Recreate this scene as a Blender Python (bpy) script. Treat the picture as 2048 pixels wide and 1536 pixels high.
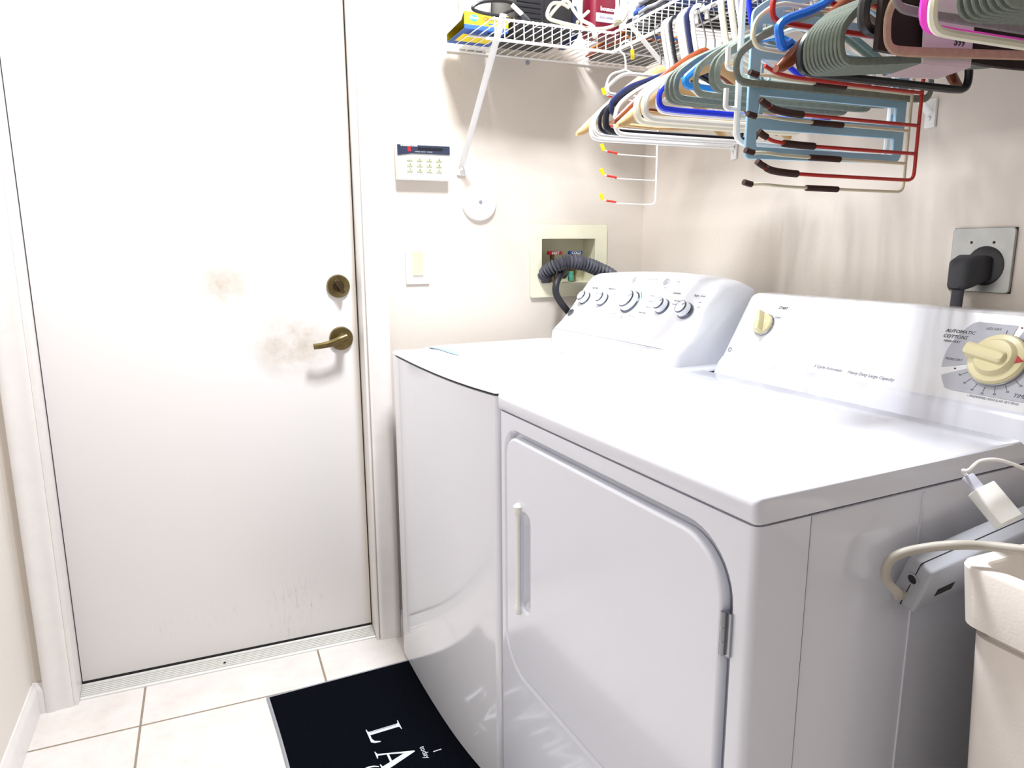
import bpy, bmesh, math, random
from mathutils import Vector, Matrix, noise
random.seed(7)
for o in list(bpy.data.objects): bpy.data.objects.remove(o, do_unlink=True)
S = bpy.context.scene
COL = S.collection
PI = math.pi

# ------------------------------------------------------------------ camera
CP = Vector((0.4892, -2.0099, 1.2012)); YAW, PIT, ROL, FPX = -0.3977, -0.1927, -0.0048, 1437.5
fw = Vector((-math.sin(YAW)*math.cos(PIT), math.cos(YAW)*math.cos(PIT), math.sin(PIT)))
rt = Vector((math.cos(YAW), math.sin(YAW), 0)); up = rt.cross(fw)
r2 = rt*math.cos(ROL)+up*math.sin(ROL); u2 = up*math.cos(ROL)-rt*math.sin(ROL)
cam = bpy.data.cameras.new('camera'); co = bpy.data.objects.new('camera', cam); COL.objects.link(co)
co.matrix_world = Matrix(((r2.x,u2.x,-fw.x,CP.x),(r2.y,u2.y,-fw.y,CP.y),(r2.z,u2.z,-fw.z,CP.z),(0,0,0,1)))
cam.sensor_width = 36; cam.lens = FPX/2048*36; cam.clip_start = 0.02
S.camera = co
# ------------------------------------------------------------------ world, light, exposure
w = bpy.data.worlds.new('world'); S.world = w; w.use_nodes = True
w.node_tree.nodes['Background'].inputs[0].default_value = (1, .98, .96, 1)
w.node_tree.nodes['Background'].inputs[1].default_value = 0.0
def area(name, loc, sx, sy, power, col, rot=(0,0,0)):
    l = bpy.data.lights.new(name, 'AREA'); l.shape = 'RECTANGLE'; l.size = sx; l.size_y = sy
    l.energy = power; l.color = col
    o = bpy.data.objects.new(name, l); COL.objects.link(o); o.location = loc; o.rotation_euler = rot
    return o
area('ceiling_lamp_light', (1.03, -0.76, 2.40), .26, .26, 26, (.93, .955, 1))
area('rear_fill_light', (0.5, -3.0, 2.40), .5, .5, 1.2, (.95, .96, 1))  # added fill behind the camera, no real fixture
S.view_settings.view_transform = 'Standard'; S.view_settings.look = 'None'
S.view_settings.gamma = 1; S.view_settings.use_curve_mapping = False
S.view_settings.exposure = 1.0

# ------------------------------------------------------------------ materials
def srgb(c):
    if isinstance(c, str):
        c = [int(c[i:i+2], 16)/255 for i in (0, 2, 4)]
    return tuple(x/12.92 if x <= .04045 else ((x+.055)/1.055)**2.4 for x in c) + (1,)
class NT:
    def __init__(s, m): s.nt = m.node_tree; s.n = s.nt.nodes; s.l = s.nt.links
    def new(s, t, **k):
        n = s.n.new(t)
        for a, b in k.items():
            if a.startswith('_'): setattr(n, a[1:], b)
        return n
    def lk(s, a, b): s.l.new(a, b)
    def math(s, op, a, b=None, c=None, clamp=False):
        n = s.n.new('ShaderNodeMath'); n.operation = op; n.use_clamp = clamp
        for i, v in enumerate((a, b, c)):
            if v is None: continue
            if isinstance(v, (int, float)): n.inputs[i].default_value = v
            else: s.lk(v, n.inputs[i])
        return n.outputs[0]
    def mix(s, f, a, b):
        n = s.n.new('ShaderNodeMix'); n.data_type = 'RGBA'
        for i, v in ((0, f), (6, a), (7, b)):
            if isinstance(v, (int, float)): n.inputs[i].default_value = v
            elif isinstance(v, tuple): n.inputs[i].default_value = v
            else: s.lk(v, n.inputs[i])
        return n.outputs[2]
    def noise(s, scale, detail=3, co=None, rough=.5):
        n = s.n.new('ShaderNodeTexNoise'); n.inputs['Scale'].default_value = scale
        n.inputs['Detail'].default_value = detail; n.inputs['Roughness'].default_value = rough
        if co is not None: s.lk(co, n.inputs['Vector'])
        return n.outputs['Fac']
def M(name, col, rough=.45, metal=0, var=.03, nscale=30, bump=0, bscale=200, coat=0, spec=.5):
    m = bpy.data.materials.new(name); m.use_nodes = True; t = NT(m)
    b = t.n['Principled BSDF']; c = srgb(col)
    tc = t.new('ShaderNodeTexCoord')
    n = t.noise(nscale, 4, tc.outputs['Object'])
    d = tuple(x*(1-var*2.2) for x in c[:3])+(1,)
    r = t.math('MULTIPLY_ADD', n, 1.6, -.3, clamp=True)
    t.lk(t.mix(r, d, c), b.inputs['Base Color'])
    b.inputs['Roughness'].default_value = rough; b.inputs['Metallic'].default_value = metal
    b.inputs['Coat Weight'].default_value = coat; b.inputs['Coat Roughness'].default_value = .08
    b.inputs['Specular IOR Level'].default_value = spec
    if bump:
        bn = t.new('ShaderNodeBump'); bn.inputs['Strength'].default_value = bump; bn.inputs['Distance'].default_value = .002
        t.lk(t.noise(bscale, 3, tc.outputs['Object']), bn.inputs['Height']); t.lk(bn.outputs[0], b.inputs['Normal'])
    m['t'] = 1
    return m
m_wall = M('wall_paint', 'DBD2C7', .65, bump=.25, bscale=90, var=.015, nscale=5)
m_ceil = M('ceiling_paint', 'F1EEE8', .8, bump=.3, bscale=120)
m_wall_lit = M('wall_paint_lit_left', 'E9E3DB', .65, bump=.25, bscale=90, var=.015, nscale=5)  # wall paint lightened so the left wall's stronger light is in the colour
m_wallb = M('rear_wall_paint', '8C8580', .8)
m_trim = M('trim_paint', 'EFEBE8', .35, var=.03, nscale=25, bump=.08, bscale=60)
m_alu = M('threshold_aluminium', 'E2E1DC', .45, .25, var=.03, nscale=60)
m_rubber = M('black_rubber', '17171A', .6)
m_brass = M('antique_brass', '8A7A50', .32, .9, var=.2, nscale=40)
m_brassd = M('dark_brass', '5A4A34', .4, .85, var=.2, nscale=60)
m_enamel = M('dryer_enamel', 'E4E7F2', .18, coat=.5, var=.008, nscale=8)
m_wenamel = M('washer_enamel', 'E6E8F0', .12, coat=.8, var=.008, nscale=8)
m_wplas = M('washer_console_plastic', 'ECEFF6', .28, coat=.2, var=.005)
m_chrome = M('chrome', 'A6A9B0', .14, 1, var=.02)
m_ringd = M('dark_chrome', '6C717C', .2, .9)
m_gap = M('gap_shade_and_dark_parts', '2A2628', .8)  # near-black stands in for gap shade; also real dark screws and label
m_cream = M('cream_plastic', 'E6DDB0', .3, coat=.3, var=.03)
m_greyprint = M('grey_print', 'B9BBC4', .4)
m_ink = M('dark_ink', '33353F', .5)
m_inkl = M('light_ink', '8F93A0', .5)
m_blueink = M('blue_ink', '3C9BD6', .4)
m_red = M('red_plastic', 'C5202C', .35)
m_steel = M('galvanised_steel', 'B2B4B2', .35, .8, var=.1, nscale=30)
m_plugg = M('grey_black_plug', '34353A', .5)
m_black = M('black_plastic', '131318', .35)
m_hose = M('grey_hose', '4C4C55', .55, var=.12, nscale=50)
m_hoseb = M('black_hose', '1A1A20', .5)
m_obox = M('outlet_box_plastic', 'E9E6CC', .45, var=.05, nscale=12)
m_wire = M('white_vinyl_wire', 'F0EFEC', .35)
m_yel = M('yellow_card', 'F2DC10', .5)
m_blue = M('blue_card', '2456A8', .5)
m_orange = M('orange_card', 'D9852A', .5)
m_white = M('white_plastic', 'F1F0EC', .35)
m_offw = M('off_white_plastic', 'E6E1CC', .4)
m_cable = M('ivory_cable', 'DCD7BE', .5)
m_navy = M('navy_plastic', '14204E', .35)
m_blk2 = M('dark_navy_plastic', '0C0F1E', .35)
m_royal = M('royal_blue_plastic', '1A32D8', .35)
m_azure = M('azure_plastic', '1B86DE', .35)
m_bright = M('bright_blue_plastic', '1C6FE0', .35)
m_pale = M('pale_blue_plastic', '9CC9E2', .4)
m_velvet = M('grey_green_velvet', '8C948A', .9, var=.12, nscale=120, bump=.3, bscale=600, spec=.15)
m_woodn = M('pale_wood', 'D9B27C', .4, var=.14, nscale=25)
m_woodb = M('reddish_wood', '8E4522', .3, var=.22, nscale=25, coat=.3)
m_foam = M('brown_foam', '3A2018', .85, var=.12)
m_redm = M('red_painted_wire', 'B8261C', .35)
m_beige = M('beige_coated_wire', 'DAD3B6', .4)
m_yelt = M('yellow_tip', 'F0D818', .4)
m_redt = M('red_sleeve', 'D8382C', .45)
m_tan = M('tan_velvet', 'BFA38C', .85, var=.1, nscale=100, spec=.2)
m_mag = M('magenta_plastic', 'E436C4', .35)
m_dkbr = M('dark_brown_fabric', '20120F', .9)
m_paper = M('white_paper', 'E4DEE2', .7)
m_mar = M('maroon_plastic', '6A1428', .3)
m_tub = M('tub_plastic', 'F4EDE6', .42, var=.03, nscale=14, bump=.15, bscale=250)
m_strip = M('grey_power_strip', 'B3B6BE', .45, var=.02)
m_mat = M('navy_mat', '060911', .95, var=.12, nscale=300, bump=.4, bscale=900, spec=.05)
m_mattrim = M('mat_edge', '9EA0A6', .8)
m_matlet = M('mat_letter', 'D4D8DE', .8)
m_keypad = M('keypad_plastic', 'F2F0EA', .45)
m_kscreen = M('keypad_band', '2B3247', .3)
m_kkey = M('keypad_key', 'BFC6A4', .5)
m_brown = M('brown_cardboard', '96703E', .8, var=.15, nscale=20)
m_cloth1 = M('grey_towel', '8B8B90', .95, var=.15, nscale=80, bump=.5, bscale=400)
m_cloth2 = M('black_towel', '1E1E24', .95, var=.15, nscale=80, bump=.5, bscale=400)
m_cloth3 = M('blue_towel', '31508F', .95, var=.15, nscale=80, bump=.5, bscale=400)
m_lilac = M('lilac_towel', 'A995A8', .95, var=.15, nscale=80, bump=.5, bscale=400)
m_greyb = M('black_ribbed_plastic', '17171D', .4)

# floor tile material (grid in object/world coordinates)
def floor_mat():
    m = bpy.data.materials.new('ceramic_floor_tile'); m.use_nodes = True; t = NT(m); b = t.n['Principled BSDF']
    tc = t.new('ShaderNodeTexCoord'); sp = t.new('ShaderNodeSeparateXYZ'); t.lk(tc.outputs['Object'], sp.inputs[0])
    P = .4655
    def g(o, off):
        f = t.math('FRACT', t.math('DIVIDE', t.math('SUBTRACT', o, off), P))
        d = t.math('MINIMUM', f, t.math('SUBTRACT', 1.0, f))
        return t.math('MULTIPLY', d, P)
    d = t.math('MINIMUM', g(sp.outputs[0], .2442-10*P), g(sp.outputs[1], -.1373-10*P))
    wob = t.math('MULTIPLY', t.noise(60, 3, tc.outputs['Object']), .0012)
    line = t.math('SUBTRACT', 1.0, t.math('MULTIPLY', t.math('SUBTRACT', t.math('SUBTRACT', d, wob), .0016), 900, clamp=True))
    n1 = t.noise(9, 6, tc.outputs['Object'], .65); n2 = t.noise(35, 5, tc.outputs['Object'], .7)
    r = t.math('MULTIPLY_ADD', n1, 2.6, -.95, clamp=True)
    c = t.mix(r, srgb('EDE8E4'), srgb('E0D8D1'))
    r2_ = t.math('MULTIPLY_ADD', n2, 4, -2.3, clamp=True)
    c = t.mix(t.math('MULTIPLY', r2_, .35), c, srgb('C9BBAF'))
    gc = t.mix(n2, srgb('8A7B68'), srgb('A39583'))
    t.lk(t.mix(line, c, gc), b.inputs['Base Color'])
    t.lk(t.math('MULTIPLY_ADD', line, .5, .28), b.inputs['Roughness'])
    bn = t.new('ShaderNodeBump'); bn.inputs['Distance'].default_value = .002; bn.inputs['Strength'].default_value = .6
    t.lk(t.math('ADD', t.math('MULTIPLY', line, -1.0), t.math('MULTIPLY', n2, .15)), bn.inputs['Height']); t.lk(bn.outputs[0], b.inputs['Normal'])
    return m
m_floor = floor_mat()
# door paint with hand stains and scuffs (object coordinates = world)
def door_mat():
    m = bpy.data.materials.new('door_paint'); m.use_nodes = True; t = NT(m); b = t.n['Principled BSDF']
    tc = t.new('ShaderNodeTexCoord'); sp = t.new('ShaderNodeSeparateXYZ'); t.lk(tc.outputs['Object'], sp.inputs[0])
    X, Z = sp.outputs[0], sp.outputs[2]
    def blob(cx, cz, rx, rz):
        dx = t.math('DIVIDE', t.math('SUBTRACT', X, cx), rx); dz = t.math('DIVIDE', t.math('SUBTRACT', Z, cz), rz)
        return t.math('SUBTRACT', 1.0, t.math('ADD', t.math('MULTIPLY', dx, dx), t.math('MULTIPLY', dz, dz)), clamp=True)
    n = t.noise(14, 6, tc.outputs['Object'], .7); n3 = t.noise(70, 6, tc.outputs['Object'], .75)
    s1 = t.math('ADD', blob(.53, 1.10, .10, .075), blob(.70, .93, .13, .12))
    s1 = t.math('MULTIPLY', s1, t.math('MULTIPLY_ADD', n, 1.8, -.45, clamp=True))
    edge = t.math('MULTIPLY', t.math('MULTIPLY_ADD', X, 34, -29.2, clamp=True), .5)
    c = t.mix(t.math('MULTIPLY', s1, .8), srgb('F0EDEC'), srgb('A08A60'))
    c = t.mix(edge, c, srgb('CDBE9E'))
    sc = t.math('ADD', blob(.66, .13, .10, .13), t.math('MULTIPLY', blob(.40, .14, .18, .06), .5))
    mp = t.new('ShaderNodeMapping'); mp.inputs['Rotation'].default_value = (0, .5, 0); mp.inputs['Scale'].default_value = (5, 1, .8)
    t.lk(tc.outputs['Object'], mp.inputs[0])
    n4 = t.noise(22, 6, mp.outputs[0], .8)
    sc = t.math('MULTIPLY', sc, t.math('MULTIPLY_ADD', n4, 7, -3.9, clamp=True))
    c = t.mix(t.math('MULTIPLY', sc, .6), c, srgb('77716A'))
    t.lk(c, b.inputs['Base Color']); b.inputs['Roughness'].default_value = .42
    bn = t.new('ShaderNodeBump'); bn.inputs['Distance'].default_value = .001; bn.inputs['Strength'].default_value = .15
    t.lk(n3, bn.inputs['Height']); t.lk(bn.outputs[0], b.inputs['Normal'])
    return m
m_door = door_mat()

# ------------------------------------------------------------------ geometry helpers
def V(*a): return Vector(a)
class B:
    def __init__(s): s.bm = bmesh.new()
    def box(s, x0, x1, y0, y1, z0, z1, bev=0, seg=2, mat=None, edges='all'):
        r = bmesh.ops.create_cube(s.bm, size=1)
        vs = r['verts']
        for v in vs:
            v.co = V(x0+(v.co.x+.5)*(x1-x0), y0+(v.co.y+.5)*(y1-y0), z0+(v.co.z+.5)*(z1-z0))
        if bev:
            es = {e for v in vs for e in v.link_edges}
            if edges == 'z': es = {e for e in es if abs(e.verts[0].co.z-e.verts[1].co.z) > 1e-6}
            rr = bmesh.ops.bevel(s.bm, geom=list(es), offset=bev, segments=seg, profile=.5, affect='EDGES')
            vs = list({v for f in rr['faces'] for v in f.verts} | {v for v in vs if v.is_valid})
            if mat is not None:
                vs = list({v for v in vs} | {v for q in vs for e in q.link_edges for v in e.verts})
        if mat is not None:
            for v in set(vs): v.co = mat @ v.co
        return s
    def sweep(s, pts, r, seg=8, closed=False, ry=None, nrm=None, caps=True, rad=None):
        pts = [Vector(p) for p in pts]; n = len(pts); ry = ry or r
        rings = []; prev = None
        for i, p in enumerate(pts):
            a = pts[(i-1) % n] if (closed or i > 0) else p
            b = pts[(i+1) % n] if (closed or i < n-1) else p
            t = (b-a).normalized()
            if nrm is not None: v = Vector(nrm)-t*Vector(nrm).dot(t); v.normalize()
            else:
                if prev is None:
                    v = t.orthogonal().normalized()
                else:
                    v = prev-t*prev.dot(t); v.normalize()
            prev = v; u = v.cross(t)
            k = rad[i] if rad else 1
            rings.append([s.bm.verts.new(p+u*(math.cos(2*PI*j/seg)*r*k)+v*(math.sin(2*PI*j/seg)*ry*k)) for j in range(seg)])
        m = n if closed else n-1
        for i in range(m):
            A, Bq = rings[i], rings[(i+1) % n]
            for j in range(seg):
                s.bm.faces.new((A[j], A[(j+1) % seg], Bq[(j+1) % seg], Bq[j]))
        if caps and not closed:
            s.bm.faces.new(rings[0][::-1]); s.bm.faces.new(rings[-1])
        return s
    def lathe(s, prof, o, axis, seg=32, cap=True):
        ax = Vector(axis).normalized(); u = ax.orthogonal().normalized(); v = ax.cross(u); o = Vector(o)
        rings = []
        for (r, h) in prof:
            if r < 1e-6: rings.append([s.bm.verts.new(o+ax*h)])
            else: rings.append([s.bm.verts.new(o+ax*h+u*(r*math.cos(2*PI*j/seg))+v*(r*math.sin(2*PI*j/seg))) for j in range(seg)])
        for A, Q in zip(rings, rings[1:]):
            for j in range(seg):
                k = (j+1) % seg
                if len(A) == 1 and len(Q) == 1: continue
                if len(A) == 1: s.bm.faces.new((A[0], Q[k], Q[j]))
                elif len(Q) == 1: s.bm.faces.new((A[j], A[k], Q[0]))
                else: s.bm.faces.new((A[j], A[k], Q[k], Q[j]))
        if cap:
            if len(rings[0]) > 1: s.bm.faces.new(rings[0][::-1])
            if len(rings[-1]) > 1: s.bm.faces.new(rings[-1])
        return s
    def prism(s, poly, f0, f1):
        """poly: 2D list, f0/f1: functions 2D -> Vector"""
        a = [s.bm.verts.new(f0(*p)) for p in poly]; b = [s.bm.verts.new(f1(*p)) for p in poly]
        n = len(poly)
        s.bm.faces.new(a); s.bm.faces.new(b[::-1])
        for i in range(n): s.bm.faces.new((a[i], b[i], b[(i+1) % n], a[(i+1) % n]))
        return s
    def loft(s, secs, closed_sec=True, caps=True):
        R = [[s.bm.verts.new(Vector(p)) for p in q] for q in secs]
        n = len(R[0])
        for A, Q in zip(R, R[1:]):
            for j in range(n if closed_sec else n-1):
                k = (j+1) % n
                s.bm.faces.new((A[j], A[k], Q[k], Q[j]))
        if caps: s.bm.faces.new(R[0][::-1]); s.bm.faces.new(R[-1])
        return s
def link(name, me, mat, parent=None, mw=None, ang=35, **props):
    me.materials.clear(); me.materials.append(mat)
    for p in me.polygons: p.use_smooth = True
    try: me.set_sharp_from_angle(angle=math.radians(ang))
    except Exception: pass
    o = bpy.data.objects.new(name, me); COL.objects.link(o)
    if parent is not None: o.parent = parent
    if mw is not None: o.matrix_local = mw
    for k, v in props.items(): o[k] = v
    return o
def obj(name, b, mat, parent=None, mw=None, ang=35, norm=True, **props):
    if norm: bmesh.ops.recalc_face_normals(b.bm, faces=b.bm.faces[:])
    me = bpy.data.meshes.new(name); b.bm.to_mesh(me); b.bm.free()
    return link(name, me, mat, parent, mw, ang, **props)
def thing(name, label, cat, loc=(0,0,0), rz=0, group=None):
    o = bpy.data.objects.new(name, None); o.empty_display_size = .05; COL.objects.link(o)
    o.location = loc; o.rotation_euler = (0, 0, rz); o['label'] = label; o['category'] = cat
    if group: o['group'] = group
    return o
def tag(o, label, cat, group=None):
    o['label'] = label; o['category'] = cat
    if group: o['group'] = group
    return o
def struct(name, b, m, parent=None):
    o = obj(name, b, m, parent)
    if parent is None: o['kind'] = 'structure'
    return o
def from_curve(cu):
    o = bpy.data.objects.new('tmp', cu); COL.objects.link(o)
    dg = bpy.context.evaluated_depsgraph_get(); dg.update()
    me = bpy.data.meshes.new_from_object(o.evaluated_get(dg))
    bpy.data.objects.remove(o); bpy.data.curves.remove(cu)
    return me
def plate(name, loops, ext, bev, mat, parent, mw, res=2, **props):
    cu = bpy.data.curves.new('c', 'CURVE'); cu.dimensions = '2D'; cu.fill_mode = 'BOTH'
    cu.extrude = ext; cu.bevel_depth = bev; cu.bevel_resolution = res
    for lp in loops:
        sp = cu.splines.new('POLY'); sp.points.add(len(lp)-1)
        for p, q in zip(sp.points, lp): p.co = (q[0], q[1], 0, 1)
        sp.use_cyclic_u = True
    return link(name, from_curve(cu), mat, parent, mw, **props)
def frame_mat(o, x, y):
    x = Vector(x).normalized(); y = Vector(y); y = (y-x*y.dot(x)).normalized(); z = x.cross(y); o = Vector(o)
    return Matrix(((x.x,y.x,z.x,o.x),(x.y,y.y,z.y,o.y),(x.z,y.z,z.z,o.z),(0,0,0,1)))
def text(s, size, mat, parent, mw, name='lettering', ext=.0002, align='CENTER', bold=0, shear=0, **props):
    cu = bpy.data.curves.new('t', 'FONT'); cu.body = s; cu.size = size; cu.extrude = ext; cu.align_x = align
    cu.offset = bold; cu.shear = shear; cu.resolution_u = 2
    return link(name, from_curve(cu), mat, parent, mw, **props)
def rrect(x0, x1, y0, y1, r, seg=8):
    """r: radius or 4 radii (BL,BR,TR,TL)"""
    if not isinstance(r, (tuple, list)): r = (r,)*4
    P = []
    for (cx, cy, a, q) in ((x0+r[0], y0+r[0], PI, r[0]), (x1-r[1], y0+r[1], 1.5*PI, r[1]), (x1-r[2], y1-r[2], 0, r[2]), (x0+r[3], y1-r[3], .5*PI, r[3])):
        for k in range(seg+1):
            t = a+.5*PI*k/seg; P.append((cx+q*math.cos(t), cy+q*math.sin(t)))
    return P
def cr(pts, n=6, closed=False):
    """Catmull-Rom"""
    P = [Vector(p) for p in pts]; out = []; m = len(P)
    rng = range(m) if closed else range(m-1)
    for i in rng:
        g = (lambda k: P[k % m]) if closed else (lambda k: P[max(0, min(m-1, k))])
        a, b, c, d = g(i-1), g(i), g(i+1), g(i+2)
        for k in range(n):
            t = k/n
            out.append(.5*((2*b)+(c-a)*t+(2*a-5*b+4*c-d)*t*t+(3*b-a-3*c+d)*t**3))
    if not closed: out.append(P[-1])
    return out
def fillet(pts, r, seg=6, closed=False):
    """round the corners of a polyline"""
    P = [Vector(p) for p in pts]; n = len(P); out = []
    for i in range(n):
        if not closed and i in (0, n-1): out.append(P[i]); continue
        a, b, c = P[i-1], P[i], P[(i+1) % n]
        ra = r[i] if isinstance(r, (list, tuple)) else r
        d1 = (a-b); d2 = (c-b); k = min(ra, d1.length*.48, d2.length*.48)
        p, q = b+d1.normalized()*k, b+d2.normalized()*k
        for j in range(seg+1):
            t = j/seg; out.append(p*(1-t)**2+b*2*t*(1-t)+q*t*t)
    return out

# ================================================================== ROOM
YE, XW, XL, YB, ZC = .03, 1.81, -.012, -3.5, 2.44
DX0, DX1, DZ = .075, .895, 2.045     # rough door opening
b = B(); b.box(XL-.12, XW+.12, YB-.12, YE+.3, -.1, 0)
struct('floor', b, m_floor)
b = B(); b.box(XL-.12, XW+.12, YB-.12, YE+.3, ZC, ZC+.1); struct('ceiling', b, m_ceil)
b = B(); b.box(XL-.12, XL, YB, YE+.3, 0, ZC); struct('wall_left', b, m_wall_lit)
b = B(); b.box(XW, XW+.12, YB, YE+.3, 0, ZC); struct('wall_right', b, m_wall)
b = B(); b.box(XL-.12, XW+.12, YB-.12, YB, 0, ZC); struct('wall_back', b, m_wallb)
b = B()
HX0, HX1, HZ0, HZ1 = 1.425, 1.650, 1.062, 1.232   # hole for washer outlet box
b.box(XL, DX0, YE, YE+.12, 0, ZC); b.box(DX0, DX1, YE, YE+.12, DZ, ZC); b.box(DX1, HX0, YE, YE+.12, 0, ZC)
b.box(HX1, XW, YE, YE+.12, 0, ZC); b.box(HX0, HX1, YE, YE+.12, 0, HZ0); b.box(HX0, HX1, YE, YE+.12, HZ1, ZC)
struct('wall_far', b, m_wall)
# outer side behind the door so no light leaks
# door casing (moulded) around the opening: trim_1 left, trim_2 right, trim_3 head
def casing(name, x0, x1, flip, zt):
    prof = [(0, 0), (0, .013), (.004, .0155), (.018, .0155), (.023, .013), (.048, .010), (.055, .011), (.062, .008), (.064, 0)]
    b = B()
    k = (x1-x0)/.064
    f = (lambda z: (lambda p, q: V(x0+p*k, YE-q, z))) if not flip else (lambda z: (lambda p, q: V(x1-p*k, YE-q, z)))
    b.prism(prof, f(0.0), f(zt))
    return struct(name, b, m_trim)
casing('trim_1', .013, .077, False, 2.10)
casing('trim_2', .897, .961, True, 2.10)
b = B(); b.prism([(0, 0), (0, .013), (.004, .0155), (.018, .0155), (.023, .013), (.048, .010), (.062, .008), (.064, 0)],
                 lambda p, q: V(.077, YE-q, 2.10-p), lambda p, q: V(.897, YE-q, 2.10-p)); struct('trim_3', b, m_trim)
# door frame jambs
b = B(); b.box(DX0+.001, .086, YE-.006, YE+.119, 0, 2.033); b.box(.888, DX1-.001, YE-.006, YE+.119, 0, 2.033); b.box(.0865, .8875, YE-.006, YE+.119, 2.033, 2.044)
b.box(.0862, .098, .1315, .149, 0, 2.033); b.box(.876, .8878, .1315, .149, 0, 2.033)
struct('trim_4', b, m_trim)
# baseboards
def baseboard(name, f, L0, L1):
    b = B(); prof = [(0, 0), (.012, 0), (.012, .062), (.009, .074), (.006, .078), (.004, .085), (0, .085)]
    b.prism(prof, lambda p, q: f(L0, p, q), lambda p, q: f(L1, p, q)); return struct(name, b, m_trim)
baseboard('baseboard_left', lambda t, p, q: V(XL+p, t, q), YB+.001, YE-.0125)
baseboard('baseboard_far', lambda t, p, q: V(t, YE-p, q), .9615, XW-.0125)
baseboard('baseboard_corner', lambda t, p, q: V(t, YE-p, q), XL+.0005, .0127)
baseboard('baseboard_right', lambda t, p, q: V(XW-p, t, q), YB+.001, YE-.0125)
# threshold
t = thing('door_threshold', 'fluted aluminium threshold strip under the white door', 'threshold', (.4865, .065, 0))
prof = [(.040, .0)]; 
n = 7
prof.append((.0405, .004))
for i in range(n):
    y0 = .043+i*.0066; z0 = .006+.0016*i
    prof += [(y0, z0), (y0+.0042, z0+.001), (y0+.0048, z0-.0018), (y0+.0062, z0-.0016)]
prof += [(.092, .018), (.13, .018), (.13, 0)]
b = B(); b.prism(prof, lambda p, q: V(.0868-.4865, p-.065, q), lambda p, q: V(.8872-.4865, p-.065, q)); obj('sill_plate', b, m_alu, t, ang=20)
b = B(); b.box(.088-.4865, .886-.4865, .092-.065, .128-.065, .0182, .0255); obj('door_sweep', b, m_rubber, t)
b = B(); b.lathe([(.004, 0), (.003, .0015), (0, .002)], (.45-.4865, .062-.065, .0105), (0, -.2, 1), 10); obj('screw', b, m_rubber, t)
# door
b = B(); b.box(.0885, .8845, .09, .13, .0262, 2.03, .002, 2)
d = obj('door_1', b, m_door); d['kind'] = 'structure'; d['label'] = 'flat white painted door with brass lever and deadbolt'
def rose(name, x, z, r, mat, par):
    b = B(); b.lathe([(r, 0), (r, .004), (r*.93, .009), (r*.6, .011), (0, .012)], (x, .09, z), (0, -1, 0), 40); return obj(name, b, mat, par)
rs = rose('deadbolt', .834, 1.085, .033, m_brass, d); rs['label'] = 'round antique brass deadbolt'
b = B(); b.lathe([(.016, 0), (.015, .006), (0, .007)], (.834, .079, 1.085), (0, -1, 0), 24)
pp = [V(.834+dx*1.0, .066, 1.085+dz) for dx, dz in [(-.010, .018), (-.007, .011), (0, 0), (.007, -.012), (.011, -.020)]]
b.sweep(cr(pp, 5), .0055, 10, ry=.010, nrm=(0, 1, 0), rad=[.65]+[1]*19+[.65]); obj('thumb_turn', b, m_brassd, rs)
for dx in (-.0165, .0175):
    b = B(); b.lathe([(.0028, 0), (.0025, .0018), (0, .0025)], (.834+dx, .0815, 1.088), (0, -1, 0), 10); obj('screw', b, m_brass, rs)
rs = rose('door_lever', .835, .935, .034, m_brass, d); rs['label'] = 'antique brass lever handle'
b = B(); b.lathe([(.014, 0), (.012, .02), (.012, .035), (.014, .045), (0, .048)], (.836, .08, .938), (0, -1, 0), 20)
pp = [V(.843, .04, .943), V(.825, .036, .938), V(.80, .036, .929), (.775, .037, .924), (.75, .041, .921)]
b.sweep(cr(pp, 6), .0115, 14, ry=.0085, nrm=(0, 1, 0), rad=[1-.32*i/24 for i in range(25)]); obj('handle', b, m_brass, rs)
b = B(); b.lathe([(.003, 0), (.002, .003), (0, .0035)], (.857, .081, .937), (0, -1, 0), 10); obj('screw', b, m_brassd, rs)
# hinges are on the left edge, hidden side - none shown

# ================================================================== END WALL FITTINGS
FX, FY = (1, 0, 0), (0, 0, 1)
def wtext(s, size, mat, par, x, z, y, **k): return text(s, size, mat, par, frame_mat((x, y, z), FX, FY), **k)
# security keypad
t = thing('security_keypad', 'white alarm keypad with dark display band beside the door', 'keypad', (1.072, YE, 1.425))
def L(t, o=V(0,0,0)): return Matrix.Translation(-Vector(t.location))
mw = L(t)
b = B(); b.box(.996, 1.148, .002, YE-.0003, 1.377, 1.475, .004, 2); obj('body', b, m_keypad, t, mw)
b = B(); b.prism([(.997, 1.441), (.997, 1.4695), (1.147, 1.4695), (1.147, 1.447), (1.037, 1.447)], lambda x, z: V(x, .0016, z), lambda x, z: V(x, -.0012, z)); band = obj('display_band', b, m_kscreen, t, mw)
b = B(); b.box(1.055, 1.126, -.0018, -.0010, 1.4565, 1.4635); obj('display_window', b, m_black, band)
text('GUARDIAN ALARM', .0055, m_white, band, frame_mat((1.006, -.0016, 1.4655), FX, FY), align='LEFT', bold=.0002)
text('ARMED  READY   BYPASS', .0045, m_greyprint, band, frame_mat((1.046, -.0016, 1.4505), FX, FY), align='LEFT')
b = B(); b.box(1.026, 1.0275, -.0022, -.0012, 1.4565, 1.464); b.box(1.0262, 1.034, -.0020, -.0012, 1.452, 1.4645); obj('warning_light', b, m_red, band)
n_ = 0
for r in range(3):
    for c in range(4):
        b = B(); x, z = 1.0315+c*.0278, 1.4325-r*.0145
        b.box(x-.0085, x+.0085, -.0018, .003, z-.0048, z+.0048, .0012, 2); k = obj('key', b, m_kkey, t, mw)
        text('123A456B789C'[r*4+c], .0075, m_ink, k, frame_mat((x, -.0021, z-.0027), FX, FY))
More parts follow.
